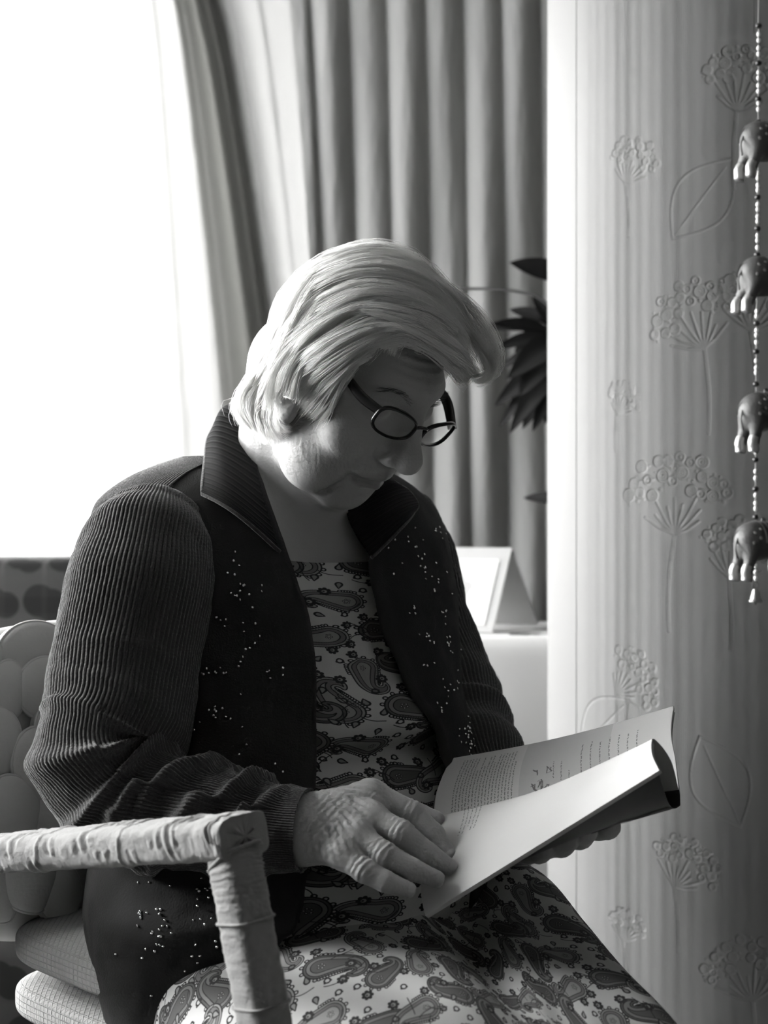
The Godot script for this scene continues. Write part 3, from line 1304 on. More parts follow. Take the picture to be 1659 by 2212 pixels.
# ---------------------------------------------------------------- the woman
var HX: Basis            # her head: columns are her left, up and forward
var HO: Vector3          # middle of her head
var person: Node3D
var loft: Array = []     # torso sections: centre, half width, half depth
var neck_top: Vector3
var neck_low: Vector3


func setup_head() -> void:
	var yaw := deg_to_rad(54.0)
	var pitch := deg_to_rad(37.0)
	var roll := deg_to_rad(-1.0)
	var x := Vector3(cos(yaw), 0, -sin(yaw))
	var fh := Vector3(sin(yaw), 0, cos(yaw))
	var z := fh * cos(pitch) - Vector3.UP * sin(pitch)
	var y := fh * sin(pitch) + Vector3.UP * cos(pitch)
	HX = Basis(x * cos(roll) - y * sin(roll), y * cos(roll) + x * sin(roll), z)
	HO = P(745, 782, 1.49)


func H(x: float, y: float, z: float) -> Vector3:
	return HO + HX * Vector3(x, y, z)


func setup_loft() -> void:
	# pixel x and y of the centre, its distance, half width, half depth
	var rows := [[585, 975, 1.610, 0.075, 0.062], [590, 1030, 1.605, 0.142, 0.075], [592, 1085, 1.595, 0.178, 0.088], [603, 1160, 1.582, 0.187, 0.105], [620, 1280, 1.562, 0.178, 0.118], [640, 1450, 1.540, 0.162, 0.128],
		[645, 1620, 1.520, 0.165, 0.140], [640, 1780, 1.490, 0.178, 0.155], [625, 1950, 1.46, 0.182, 0.160], [640, 2130, 1.45, 0.166, 0.166]]
	for r in rows:
		var c := P(r[0], r[1], r[2])
		loft.append([c.x, c.y, c.z, r[3], r[4]])


# The torso at height y: [centre, half width, half depth].
func section(y: float) -> Array:
	var n := loft.size()
	if y >= loft[0][1]:
		return [Vector3(loft[0][0], y, loft[0][2]), loft[0][3], loft[0][4]]
	for i in n - 1:
		if y >= loft[i + 1][1]:
			var a: Array = loft[i]
			var b: Array = loft[i + 1]
			var t: float = (a[1] - y) / (a[1] - b[1])
			var p: Array = loft[maxi(i - 1, 0)]
			var q: Array = loft[mini(i + 2, n - 1)]
			var o := []
			for k in [0, 2, 3, 4]:
				o.append(0.5 * (2.0 * a[k] + (b[k] - p[k]) * t + (2.0 * p[k] - 5.0 * a[k] + 4.0 * b[k] - q[k]) * t * t + (3.0 * a[k] - p[k] - 3.0 * b[k] + q[k]) * t * t * t))
			return [Vector3(o[0], y, o[1]), o[2], o[3]]
	return [Vector3(loft[n - 1][0], y, loft[n - 1][2]), loft[n - 1][3], loft[n - 1][4]]


# A point of the torso at height y, psi round from the front towards her right, out metres proud.
func torso(y: float, psi: float, out := 0.0) -> Vector3:
	var s := section(y)
	return s[0] + RGT * sin(psi) * (s[1] + out) + FWD * cos(psi) * (s[2] + out)


# The angle round the torso at height y which the lens sees at pixel x.
func psi_at(y: float, px: float, out: float, lo := -75.0, hi := 95.0) -> float:
	var best := 0.0
	var gap := 1e9
	for k in 241:
		var psi := deg_to_rad(lerpf(lo, hi, k / 240.0))
		var d := absf(PX(torso(y, psi, out)).x - px)
		if d < gap:
			gap = d
			best = psi
	return best


# The point of the torso, out metres proud, which the lens sees at a pixel.
func on_torso(px: float, py: float, out: float) -> Vector3:
	var d := 1.52
	var p := Vector3.ZERO
	for k in 6:
		var y := P(px, py, d).y
		p = torso(y, psi_at(y, px, out, -70.0, 95.0), out)
		d = -p.z
	return p


func head_sdf(p: Vector3) -> float:      # in her head's own axes
	var ax := Vector3(absf(p.x), p.y, p.z)
	var d := ell(p, Vector3(0, 0.025, 0.008), Vector3(0.0675, 0.070, 0.074))
	d = smin(d, ell(p, Vector3(0, -0.026, 0.030), Vector3(0.058, 0.080, 0.060)), 0.030)
	d = smin(d, ell(p, Vector3(0, -0.070, 0.038), Vector3(0.046, 0.036, 0.046)), 0.025)
	d = smin(d, ell(p, Vector3(0, -0.092, 0.066), Vector3(0.023, 0.019, 0.018)), 0.018)
	d = smin(d, ell(ax, Vector3(0.0385, -0.033, 0.061), Vector3(0.024, 0.022, 0.0225)), 0.010)
	d = smin(d, ell(ax, Vector3(0.037, -0.078, 0.042), Vector3(0.018, 0.024, 0.026)), 0.018)
	d = smin(d, cap(ax, Vector3(0.006, 0.026, 0.083), Vector3(0.040, 0.022, 0.068), 0.011, 0.010), 0.014)
	d = smax(d, -ell(ax, Vector3(0.031, 0.002, 0.098), Vector3(0.019, 0.013, 0.017)), 0.012)
	d = smin(d, ell(ax, Vector3(0.031, 0.001, 0.071), Vector3(0.0155, 0.0125, 0.0135)), 0.004)
	d = smin(d, cap(p, Vector3(0, 0.016, 0.086), Vector3(0, -0.028, 0.107), 0.0075, 0.0105), 0.012)
	d = smin(d, ell(p, Vector3(0, -0.031, 0.108), Vector3(0.0130, 0.0118, 0.0130)), 0.008)
	d = smin(d, ell(ax, Vector3(0.0135, -0.034, 0.097), Vector3(0.0085, 0.0085, 0.0115)), 0.005)
	d = smax(d, -ell(ax, Vector3(0.0068, -0.043, 0.101), Vector3(0.0045, 0.0045, 0.0055)), 0.003)
	# mouth
	d = smin(d, ell(p, Vector3(0, -0.058, 0.077), Vector3(0.027, 0.016, 0.018)), 0.012)
	d = smin(d, cap(ax, Vector3(0, -0.0585, 0.0945), Vector3(0.021, -0.0625, 0.0835), 0.0050, 0.0025), 0.004)
	d = smin(d, cap(ax, Vector3(0, -0.0685, 0.0915), Vector3(0.019, -0.0655, 0.0830), 0.0058, 0.0025), 0.004)
	d = smax(d, -cap(ax, Vector3(0, -0.0632, 0.0995), Vector3(0.027, -0.0665, 0.0830), 0.0022, 0.0030), 0.003)
	d = smax(d, -ell(p, Vector3(0, -0.0795, 0.0945), Vector3(0.018, 0.005, 0.008)), 0.006)
	# folds from the nose to the mouth and down to the chin
	d = smax(d, -cap(ax, Vector3(0.0190, -0.030, 0.0965), Vector3(0.034, -0.057, 0.083), 0.0042, 0.0030), 0.005)
	d = smax(d, -cap(ax, Vector3(0.028, -0.066, 0.084), Vector3(0.031, -0.093, 0.068), 0.0026, 0.0022), 0.006)
	# ears
	var e := ell(ax, Vector3(0.0715, -0.018, 0.012), Vector3(0.0065, 0.030, 0.019))
	e = smin(e, ell(ax, Vector3(0.070, -0.043, 0.021), Vector3(0.0055, 0.012, 0.009)), 0.008)
	e = smax(e, -ell(ax, Vector3(0.0790, -0.018, 0.015), Vector3(0.0060, 0.019, 0.0095)), 0.004)
	d = smin(d, e, 0.006)
	return d


func neck_sdf(w: Vector3) -> float:      # in the world: neck, throat and upper chest
	var d := cap(w, neck_top, neck_low, 0.053, 0.062)
	d = smin(d, cap(w, H(0, -0.055, -0.005), P(705, 1205, 1.535), 0.026, 0.028), 0.03)
	var s := section(w.y)
	var q: Vector3 = w - (s[0] as Vector3)
	var a := maxf(s[1] - 0.016, 0.03)
	var b := maxf(s[2] - 0.018, 0.03)
	var e := (Vector2(q.dot(RGT) / a, q.dot(FWD) / b).length() - 1.0) * minf(a, b)
	e = maxf(e, w.y - loft[1][1] - 0.01)
	e = smax(e, -q.dot(RGT) - 0.030, 0.015)
	return smin(d, e, 0.03)


func build_person() -> void:
	setup_head()
	setup_loft()
	neck_top = H(0, -0.03, -0.035)
	neck_low = P(632, 1135, 1.60)
	var hip := section(P(0, 2000, 1.45).y)
	person = thing("person", "white haired elderly woman in dark cardigan and paisley dress, bent over an open book", "person", Vector3((hip[0] as Vector3).x, 0, (hip[0] as Vector3).z))
	var st := SurfaceTool.new()
	st.begin(Mesh.PRIMITIVE_TRIANGLES)
	# head, neck and upper chest on one fine grid, in the head's axes
	var inv := HX.transposed()
	var sdf := func(p: Vector3) -> float:
		return smin(head_sdf(p), neck_sdf(HO + HX * p), 0.012)
	var hm := nets(sdf, Vector3(-0.11, -0.27, -0.14), Vector3(0.11, 0.12, 0.135), 0.0021)
	var hv: PackedVector3Array = hm[0]
	var cols := PackedColorArray()
	var wr := FastNoiseLite.new()
	wr.seed = 9
	wr.frequency = 1.0
	for i in hv.size():
		var p := hv[i]
		var lip := 1.0 - 0.28 * (1.0 - smoothstep(0.0055, 0.0095, minf(cap(Vector3(absf(p.x), p.y, p.z), Vector3(0, -0.0590, 0.096), Vector3(0.019, -0.0630, 0.084), 0.0, 0.0), cap(Vector3(absf(p.x), p.y, p.z), Vector3(0, -0.0685, 0.094), Vector3(0.017, -0.0655, 0.084), 0.0, 0.0))))
		cols.append(Color(lip, lip, lip))
		# wrinkles: fans beside the eye and cheek, long creases on the neck
		var w := HO + HX * p
		var n := p.normalized()
		var cheek := exp(-Vector3(absf(p.x) - 0.055, p.y + 0.055, p.z - 0.035).length_squared() / 0.0009)
		var amp := 0.0007 * cheek * sin((p.z * 0.80 + p.y * 0.60) * 1150.0 + 3.0 * wr.get_noise_2d(p.y * 22.0, p.z * 22.0))
		var crow := exp(-Vector3(absf(p.x) - 0.056, p.y - 0.004, p.z - 0.052).length_squared() / 0.00016)
		amp += 0.0006 * crow * sin(atan2(p.y - 0.0, 0.075 - p.z) * 16.0)
		var brow := exp(-Vector3(p.x * 0.5, p.y - 0.055, p.z - 0.078).length_squared() / 0.0006)
		amp += 0.0006 * brow * sin(p.y * 900.0)
		if p.y < -0.06 and p.z < 0.02:
			amp += 0.0010 * wr.get_noise_2d(w.x * 130.0, w.y * 22.0) * smoothstep(-0.06, -0.10, p.y)
		if w.y > loft[3][1]:
			hv[i] = p + n * amp
		hv[i] = HO + HX * hv[i]
	st.append_from(finish(hv, PackedVector2Array(), hm[1], cols), 0, Transform3D())
	# right hand and forearm, left hand and forearm
	for hand in [right_hand(), left_hand()]:
		st.append_from(hand, 0, Transform3D())
	# trunk, arms and legs beneath the clothes
	var bones := [
		[P(330, 1180, 1.445), P(240, 1640, 1.37), 0.040, 0.030], [P(240, 1640, 1.37), P(600, 1790, 1.305), 0.028, 0.022],
		[P(868, 1160, 1.69), P(902, 1340, 1.67), 0.034, 0.036], [P(902, 1340, 1.67), P(975, 1545, 1.62), 0.036, 0.032], [P(975, 1545, 1.62), P(1055, 1710, 1.53), 0.030, 0.025],
		[P(640, 2110, 1.46), P(900, 2560, 1.10), 0.060, 0.045], [P(820, 2070, 1.54), P(1350, 2470, 1.17), 0.060, 0.045],
		[P(900, 2560, 1.10), Vector3(0.06, 0.08, -1.02), 0.045, 0.03], [P(1350, 2470, 1.17), Vector3(0.24, 0.08, -1.06), 0.045, 0.03],
		[Vector3(0.06, 0.05, -1.02), Vector3(0.10, 0.035, -0.90), 0.035, 0.026], [Vector3(0.24, 0.05, -1.06), Vector3(0.29, 0.035, -0.95), 0.035, 0.026]]
	var body := func(w: Vector3) -> float:
		var d := 1e9
		if w.y > EYE - 0.42:
			var s := section(w.y)
			var q: Vector3 = w - (s[0] as Vector3)
			var a: float = s[1] - 0.030
			var b: float = s[2] - 0.034
			d = (Vector2(q.dot(RGT) / a, q.dot(FWD) / b).length() - 1.0) * minf(a, b)
			d = maxf(d, w.y - loft[2][1])
		for k in bones:
			d = smin(d, cap(w, k[0], k[1], k[2], k[3]), 0.02)
		return d
	var bm := nets(body, Vector3(-0.36, 0.0, -1.72), Vector3(0.34, EYE + 0.06, -0.86), 0.014, 1.6)
	var white := PackedColorArray()
	white.resize((bm[0] as PackedVector3Array).size())
	white.fill(Color.WHITE)
	st.append_from(finish(bm[0], PackedVector2Array(), bm[1], white), 0, Transform3D())
	part("body", st.commit(), M.skin, person)
	build_nails()
	build_brows()
	build_hair()
	build_dress()
	build_cardigan()


# ---------------------------------------------------------------- hands
var nails: Array = []


# fingers: each an array of joints [point, radius]; palm: capsules [a, b, ra, rb]
func hand_mesh(palm: Array, fingers: Array, creases: Array, h: float, lo: Vector3, hi: Vector3, back: Vector3) -> ArrayMesh:
	var sdf := func(w: Vector3) -> float:
		var d := 1e9
		for c in palm:
			d = smin(d, cap(w, c[0], c[1], c[2], c[3]), 0.011)
		var fd := 1e9
		for f in fingers:
			var one := 1e9
			for k in f.size() - 1:
				one = smin(one, cap(w, f[k][0], f[k + 1][0], f[k][1], f[k + 1][1]), 0.0025)
			fd = smin(fd, one, 0.0012)
		return smin(d, fd, 0.007)
	var m := nets(sdf, lo, hi, h)
	var v: PackedVector3Array = m[0]
	var wn := FastNoiseLite.new()
	wn.seed = 31
	wn.frequency = 1.0
	var white := PackedColorArray()
	white.resize(v.size())
	white.fill(Color.WHITE)
	for i in v.size():
		var p := v[i]
		var e := 0.0006
		var n := Vector3(sdf.call(p + Vector3(e, 0, 0)) - sdf.call(p - Vector3(e, 0, 0)), sdf.call(p + Vector3(0, e, 0)) - sdf.call(p - Vector3(0, e, 0)), sdf.call(p + Vector3(0, 0, e)) - sdf.call(p - Vector3(0, 0, e))).normalized()
		var amp := 0.0
		for c in creases:                     # [centre, axis, spread, wavelength, depth]
			var q: Vector3 = p - c[0]
			var w := exp(-q.length_squared() / (c[2] * c[2]))
			if w > 0.02:
				var t := q.dot(c[1]) + 0.0016 * wn.get_noise_3d(p.x * 160, p.y * 160, p.z * 160)
				amp += c[4] * w * sin(t * TAU / c[3]) * clampf(n.dot(back) * 1.5 + 0.4, 0.0, 1.0)
		amp += 0.00035 * wn.get_noise_3d(p.x * 420, p.y * 420, p.z * 420)
		v[i] = p + n * amp
	return finish(v, PackedVector2Array(), m[1], white)


func right_hand() -> ArrayMesh:
	var wrist := P(640, 1792, 1.305)
	var mcp := [P(800, 1720, 1.318), P(800, 1768, 1.297), P(768, 1806, 1.280), P(738, 1843, 1.270)]
	var f := [
		[[mcp[0], 0.0125], [P(888, 1757, 1.312), 0.0102], [P(938, 1802, 1.304), 0.0082], [P(968, 1845, 1.296), 0.0068]],
		[[mcp[1], 0.0112], [P(866, 1800, 1.284), 0.0104], [P(925, 1846, 1.280), 0.0088], [P(968, 1873, 1.279), 0.0070]],
		[[mcp[2], 0.0110], [P(830, 1846, 1.266), 0.0098], [P(890, 1878, 1.263), 0.0084], [P(940, 1899, 1.264), 0.0070]],
		[[mcp[3], 0.0105], [P(786, 1880, 1.258), 0.0092], [P(832, 1904, 1.254), 0.0080], [P(880, 1922, 1.254), 0.0064]],
		[[P(770, 1735, 1.345), 0.0120], [P(850, 1745, 1.352), 0.0110], [P(905, 1762, 1.350), 0.0095], [P(940, 1772, 1.345), 0.0080]]]
	var palm := [[wrist + Vector3(-0.06, 0.004, -0.02), wrist, 0.0265, 0.0255]]
	for k in 4:
		palm.append([wrist.lerp(mcp[k], 0.12), mcp[k], 0.022, [0.0130, 0.0128, 0.0122, 0.0115][k]])
	palm.append([wrist, P(770, 1740, 1.345), 0.022, 0.014])
	palm.append([P(720, 1775, 1.31), P(740, 1800, 1.30), 0.020, 0.018])
	var creases := []
	var back := Vector3(-0.1, 0.75, 0.65).normalized()
	for k in 4:
		for j in [1, 2]:
			var a: Vector3 = f[k][j - 1][0]
			var b: Vector3 = f[k][j][0]
			creases.append([b, (b - a).normalized(), 0.0088 if j == 1 else 0.006, 0.0046, 0.0014 if j == 1 else 0.0005])
		creases.append([mcp[k].lerp(wrist, 0.22), (mcp[k] - wrist).normalized().rotated(back, 0.9), 0.015, 0.0058, 0.0015])
	creases.append([P(690, 1790, 1.30), Vector3(0.75, -0.6, 0.2).normalized(), 0.026, 0.0050, 0.0009])
	creases.append([P(675, 1770, 1.31), Vector3(1, 0.15, 0), 0.020, 0.0046, 0.0010])
	creases.append([P(735, 1800, 1.29), Vector3(0.5, 0.8, 0.2).normalized(), 0.020, 0.0066, 0.0012])
	for k in 4:
		nails.append([f[k][3][0], (f[k][3][0] - f[k][2][0]).normalized(), f[k][3][1], [back, Vector3(0, 0.8, 0.6), Vector3(0.25, 0.62, 0.75), back][k]])
	return hand_mesh(palm, f, creases, 0.0011, P(600, 2000, 1.30) + Vector3(0, 0, -0.1), P(1010, 1640, 1.30) + Vector3(0.0, 0, 0.075), back)


func left_hand() -> ArrayMesh:
	var wrist := P(1070, 1752, 1.49)
	var palm := [[P(1045, 1690, 1.54), wrist, 0.024, 0.025], [wrist, P(1130, 1790, 1.36), 0.026, 0.020], [wrist, P(1170, 1770, 1.375), 0.024, 0.018], [P(1120, 1810, 1.34), P(1190, 1800, 1.33), 0.018, 0.015]]
	var f := [
		[[P(1185, 1775, 1.35), 0.0125], [P(1245, 1778, 1.32), 0.0125], [P(1292, 1782, 1.295), 0.0118], [P(1312, 1785, 1.280), 0.0105]],
		[[P(1165, 1795, 1.33), 0.0125], [P(1215, 1803, 1.305), 0.0122], [P(1252, 1803, 1.285), 0.0112], [P(1262, 1798, 1.275), 0.0098]],
		[[P(1140, 1808, 1.325), 0.0120], [P(1180, 1822, 1.30), 0.0116], [P(1212, 1822, 1.28), 0.0105], [P(1225, 1816, 1.272), 0.0092]],
		[[P(1110, 1815, 1.325), 0.0110], [P(1140, 1836, 1.30), 0.0105], [P(1165, 1838, 1.285), 0.0095], [P(1178, 1834, 1.278), 0.0082]],
		[[P(1150, 1740, 1.39), 0.0120], [P(1200, 1725, 1.37), 0.0110], [P(1240, 1722, 1.35), 0.0100], [P(1262, 1722, 1.335), 0.0088]]]
	return hand_mesh(palm, f, [], 0.0022, P(1010, 1900, 1.42) + Vector3(0, 0, -0.17), P(1360, 1600, 1.30) + Vector3(0.0, 0, 0.06), Vector3(0, -1, 0))


func build_nails() -> void:
	for n in nails:
		var fwd: Vector3 = n[1]
		var up: Vector3 = (n[3] - fwd * fwd.dot(n[3])).normalized()
		var side := fwd.cross(up)
		var r: float = n[2]
		var f := func(u: float, v: float) -> Vector3:
			var a := (u - 0.5) * 1.5
			var t := (v - 0.5) * 2.0
			var w := 1.0 - 0.25 * t * t
			return n[0] + fwd * (t * r * 0.62 + r * 0.18) + (side * sin(a) * w + up * cos(a) * (1.0 - 0.10 * t * t)) * (r * (0.99 - 0.10 * maxf(t, 0.0) * maxf(t, 0.0)) + 0.0002)
		part("fingernail", sheet(11, 9, f), M.nail, person)


func build_brows() -> void:
	for s in [-1.0, 1.0]:
		var st := Strands.new()
		for k in 90:
			var t := rng.randf()
			var base := skin_hit(Vector3(s * lerpf(0.014, 0.046, t), 0.016 + 0.009 * sin(t * 2.6) + rng.randf_range(-0.0022, 0.0022), 0.12), Vector3(0, 0, -1))
			var dir := Vector3(s * 0.8, 0.35 - 0.5 * t, 0.25 - 0.5 * t).normalized()
			var pts := PackedVector3Array()
			for j in 4:
				pts.append(HO + HX * (base + dir * 0.0095 * j / 3.0 + Vector3(0, 0, 0.0008)))
			st.add(pts, 0.00026, 0.5, HX.z)
		part("eyebrow", st.mesh(), M.brow, person)


# where a line in the head's axes meets the skin
func skin_hit(o: Vector3, dir: Vector3) -> Vector3:
	var p := o
	for k in 40:
		var d := head_sdf(p)
		if d < 0.0002:
			break
		p += dir * d * 0.8
	return p


# ---------------------------------------------------------------- hair
class Strands:
	var v := PackedVector3Array()
	var c := PackedColorArray()
	var idx := PackedInt32Array()
	var n := PackedVector3Array()

	func add(pts: PackedVector3Array, width: float, tone: float, out: Vector3) -> void:
		var k := pts.size()
		var base := v.size()
		for j in k:
			var t := pts[mini(j + 1, k - 1)] - pts[maxi(j - 1, 0)]
			var side := t.cross(out).normalized()
			var nn := side.cross(t).normalized()
			if nn.dot(out) < 0.0:
				nn = -nn
			var w := width * (1.0 - 0.8 * pow(float(j) / (k - 1), 3.0)) * 0.5
			v.append(pts[j] - side * w)
			v.append(pts[j] + nn * w * 0.9)
			v.append(pts[j] + side * w)
			n.append((nn - side * 1.2).normalized())
			n.append(nn)
			n.append((nn + side * 1.2).normalized())
			for q in 3:
				c.append(Color(tone, tone, tone))
		for j in k - 1:
			var a := base + j * 3
			for q in 2:
				idx.append_array([a + q, a + q + 3, a + q + 1, a + q + 1, a + q + 3, a + q + 4])

	func mesh() -> ArrayMesh:
		var a := []
		a.resize(Mesh.ARRAY_MAX)
		a[Mesh.ARRAY_VERTEX] = v
		a[Mesh.ARRAY_NORMAL] = n
		a[Mesh.ARRAY_COLOR] = c
		a[Mesh.ARRAY_INDEX] = idx
		var m := ArrayMesh.new()
		m.add_surface_from_arrays(Mesh.PRIMITIVE_TRIANGLES, a)
		return m


const HAIR_C := Vector3(0, 0.023, 0.013)
const HAIR_R := Vector3(0.0715, 0.0805, 0.0825)


# The point of the hair's rounded outside which the lens sees at a pixel, lifted off it; head axes.
func hair_point(px: float, py: float, lift: float) -> Vector3:
	var inv := HX.transposed()
	var o := inv * (Vector3(0, EYE, 0) - HO) - HAIR_C
	var d := (inv * (P(px, py, 1.0) - Vector3(0, EYE, 0))).normalized()
	var os := o / HAIR_R
	var ds := d / HAIR_R
	var a := ds.length_squared()
	var b := os.dot(ds)
	var c := os.length_squared() - 1.0
	var disc := b * b - a * c
	var t := (-b - sqrt(maxf(disc, 0.0))) / a
	var q := o + d * t
	var n := (q / (HAIR_R * HAIR_R)).normalized()
	return HAIR_C + q + n * (lift if disc > 0.0 else 0.0)


func build_hair() -> void:
	# a close cap of hair beneath the locks
	var capf := func(u: float, v: float) -> Vector3:
		var a := u * TAU
		var e := lerpf(PI / 2, -PI * 0.36, v)
		return H(cos(a) * cos(e) * 0.0695, 0.027 + sin(e) * 0.0735, 0.005 + sin(a) * cos(e) * 0.0685)
	var base := part("hair", sheet(61, 40, capf, true), M.hair_base, person)
	var st := Strands.new()
	# locks the photograph shows: pixels along the lock, lifts, half width, thickness, strands
	var locks := [
		# over the crown towards the brow
		[[700, 592, 750, 568, 803, 556, 852, 564, 900, 592, 942, 636], 0.003, 0.012, 0.006, 420],
		[[660, 600, 720, 560, 800, 545, 880, 565, 945, 625, 990, 690], 0.006, 0.013, 0.006, 460],
		[[645, 640, 720, 595, 810, 580, 890, 605, 955, 665, 1010, 740], 0.006, 0.013, 0.006, 460],
		[[635, 680, 720, 630, 810, 615, 895, 640, 965, 700, 1030, 780], 0.007, 0.013, 0.007, 460],
		[[640, 715, 720, 670, 800, 650, 890, 672, 965, 730, 1022, 800], 0.007, 0.012, 0.006, 420],
		[[700, 700, 780, 675, 860, 690, 930, 725, 985, 775, 1030, 808], 0.009, 0.011, 0.006, 420],
		# the fringe that rolls forward over the brow
		[[800, 715, 850, 712, 905, 735, 960, 775, 1005, 800, 1050, 796], 0.011, 0.011, 0.007, 420],
		[[815, 742, 860, 730, 910, 745, 955, 778, 1000, 806, 1040, 806], 0.010, 0.009, 0.006, 360],
		[[905, 590, 965, 640, 1010, 690, 1042, 740, 1060, 780, 1035, 808], 0.006, 0.011, 0.008, 360],
		[[880, 600, 950, 660, 1000, 720, 1040, 780, 1045, 806, 1015, 812], 0.009, 0.011, 0.007, 360],
		# the side, combed back over the ear
		[[880, 650, 810, 655, 740, 680, 680, 715, 635, 755, 600, 800], 0.008, 0.011, 0.006, 420],
		[[870, 680, 800, 685, 735, 715, 685, 750, 650, 790, 625, 830], 0.009, 0.011, 0.006, 420],
		[[860, 705, 800, 718, 745, 745, 700, 780, 665, 815, 645, 850], 0.010, 0.010, 0.006, 420],
		[[840, 730, 790, 745, 745, 772, 705, 805, 672, 842, 650, 880], 0.010, 0.010, 0.006, 420],
		[[800, 755, 765, 775, 730, 805, 700, 838, 675, 868, 648, 893], 0.009, 0.009, 0.005, 360],
		[[775, 775, 755, 800, 730, 830, 710, 858, 690, 880, 668, 900], 0.008, 0.009, 0.005, 320],
		[[757, 795, 745, 820, 728, 845, 712, 868, 698, 886, 690, 900], 0.006, 0.007, 0.004, 240],
		# the back of the head, down to the nape
		[[744, 566, 694, 605, 654, 660, 629, 715, 606, 770, 582, 815], 0.004, 0.013, 0.007, 460],
		[[724, 600, 679, 645, 649, 700, 624, 755, 590, 805, 564, 860], 0.005, 0.013, 0.007, 460],
		[[691, 640, 656, 690, 631, 740, 601, 790, 578, 840, 550, 890], 0.006, 0.013, 0.007, 460],
		[[681, 690, 654, 735, 624, 780, 608, 825, 585, 870, 570, 905], 0.007, 0.012, 0.006, 420],
		[[676, 740, 641, 780, 622, 820, 606, 858, 602, 890, 610, 918], 0.008, 0.010, 0.005, 360],
		[[576, 780, 561, 820, 538, 850, 532, 880, 540, 905, 555, 930], 0.006, 0.012, 0.006, 360],
		[[591, 800, 576, 845, 560, 880, 560, 905, 566, 930, 576, 958], 0.004, 0.011, 0.005, 320],
		[[606, 830, 588, 865, 584, 890, 588, 912, 598, 935, 606, 955], 0.003, 0.010, 0.004, 280]]
	var nape := [
		[613, 740, 1.455, 588, 790, 1.475, 565, 835, 1.49, 548, 875, 1.495, 548, 905, 1.49, 558, 935, 1.485], [623, 750, 1.45, 603, 800, 1.46, 585, 850, 1.475, 573, 890, 1.478, 578, 925, 1.475, 588, 955, 1.472],
		[631, 760, 1.445, 615, 810, 1.452, 603, 855, 1.46, 597, 895, 1.462, 603, 925, 1.46, 613, 950, 1.458], [638, 775, 1.44, 625, 820, 1.445, 616, 860, 1.45, 613, 895, 1.452, 621, 915, 1.45, 635, 925, 1.447],
		[603, 730, 1.47, 573, 790, 1.495, 548, 840, 1.51, 533, 875, 1.515, 531, 900, 1.51, 538, 920, 1.505],
		[690, 700, 1.42, 650, 745, 1.42, 622, 790, 1.425, 606, 830, 1.432, 600, 860, 1.437, 606, 885, 1.437], [700, 725, 1.41, 665, 765, 1.412, 640, 800, 1.415, 624, 830, 1.42, 616, 850, 1.424, 618, 868, 1.424],
		[625, 700, 1.45, 595, 745, 1.465, 570, 790, 1.482, 552, 830, 1.492, 545, 865, 1.492, 548, 895, 1.488], [640, 720, 1.44, 612, 765, 1.452, 590, 810, 1.464, 576, 850, 1.47, 572, 885, 1.47, 580, 910, 1.468]]
	for q in nape:
		var ctrl := PackedVector3Array()
		for k in range(0, q.size(), 3):
			ctrl.append(HX.transposed() * (P(q[k], q[k + 1], q[k + 2]) - HO))
		add_lock(st, ctrl, 0.011, 0.006, 420)
	for l in locks:
		var ctrl := PackedVector3Array()
		var q: Array = l[0]
		for k in range(0, q.size(), 2):
			ctrl.append(hair_point(q[k], q[k + 1], l[1]))
		add_lock(st, ctrl, l[2], l[3], l[4])
	# the crown, the back and the far side
	for k in 64:
		var a := TAU * k / 64.0 + rng.randf_range(-0.04, 0.04)
		var front := sin(a)                       # 1 over the brow, -1 over the nape
		var last := track([-1.0, -0.5, 0.2, 0.75, 1.0], [-0.95, -0.62, -0.30, 0.55, 0.72], front)
		for layer in 2:
			var ctrl := PackedVector3Array()
			var e0: float = [1.45, 0.75][layer]
			var sweep := rng.randf_range(-0.25, 0.25)
			for j in 6:
				var t := j / 5.0
				var e := lerpf(e0, maxf(last, e0 - 1.5), t)
				var aa := a + sweep * t
				var dir := Vector3(cos(aa) * cos(e), sin(e), sin(aa) * cos(e))
				ctrl.append(HAIR_C + dir * HAIR_R * (0.93 + 0.03 * layer) + dir * (0.006 * sin(t * PI)))
			add_lock(st, ctrl, 0.013, 0.006, 150)
	part("locks", st.mesh(), M.hair, base)
	# loose hairs
	var loose := Strands.new()
	for k in 240:
		var dir := Vector3(rng.randfn(), absf(rng.randfn()) * 0.9 + 0.1, rng.randfn()).normalized()
		if dir.z > 0.35 and dir.y < 0.85:
			continue
		var p := HAIR_C + dir * HAIR_R * 1.04
		var t := dir.cross(Vector3(rng.randfn(), rng.randfn(), rng.randfn())).normalized()
		var pts := PackedVector3Array()
		var len := rng.randf_range(0.012, 0.035)
		for j in 6:
			var s := j / 5.0
			pts.append(HO + HX * (p + t * len * s + dir * (0.008 * sin(s * 2.6) - 0.002)))
		loose.add(pts, 0.00022, rng.randf_range(0.7, 1.0), HX * dir)
	part("loose_hairs", loose.mesh(), M.hair, base)


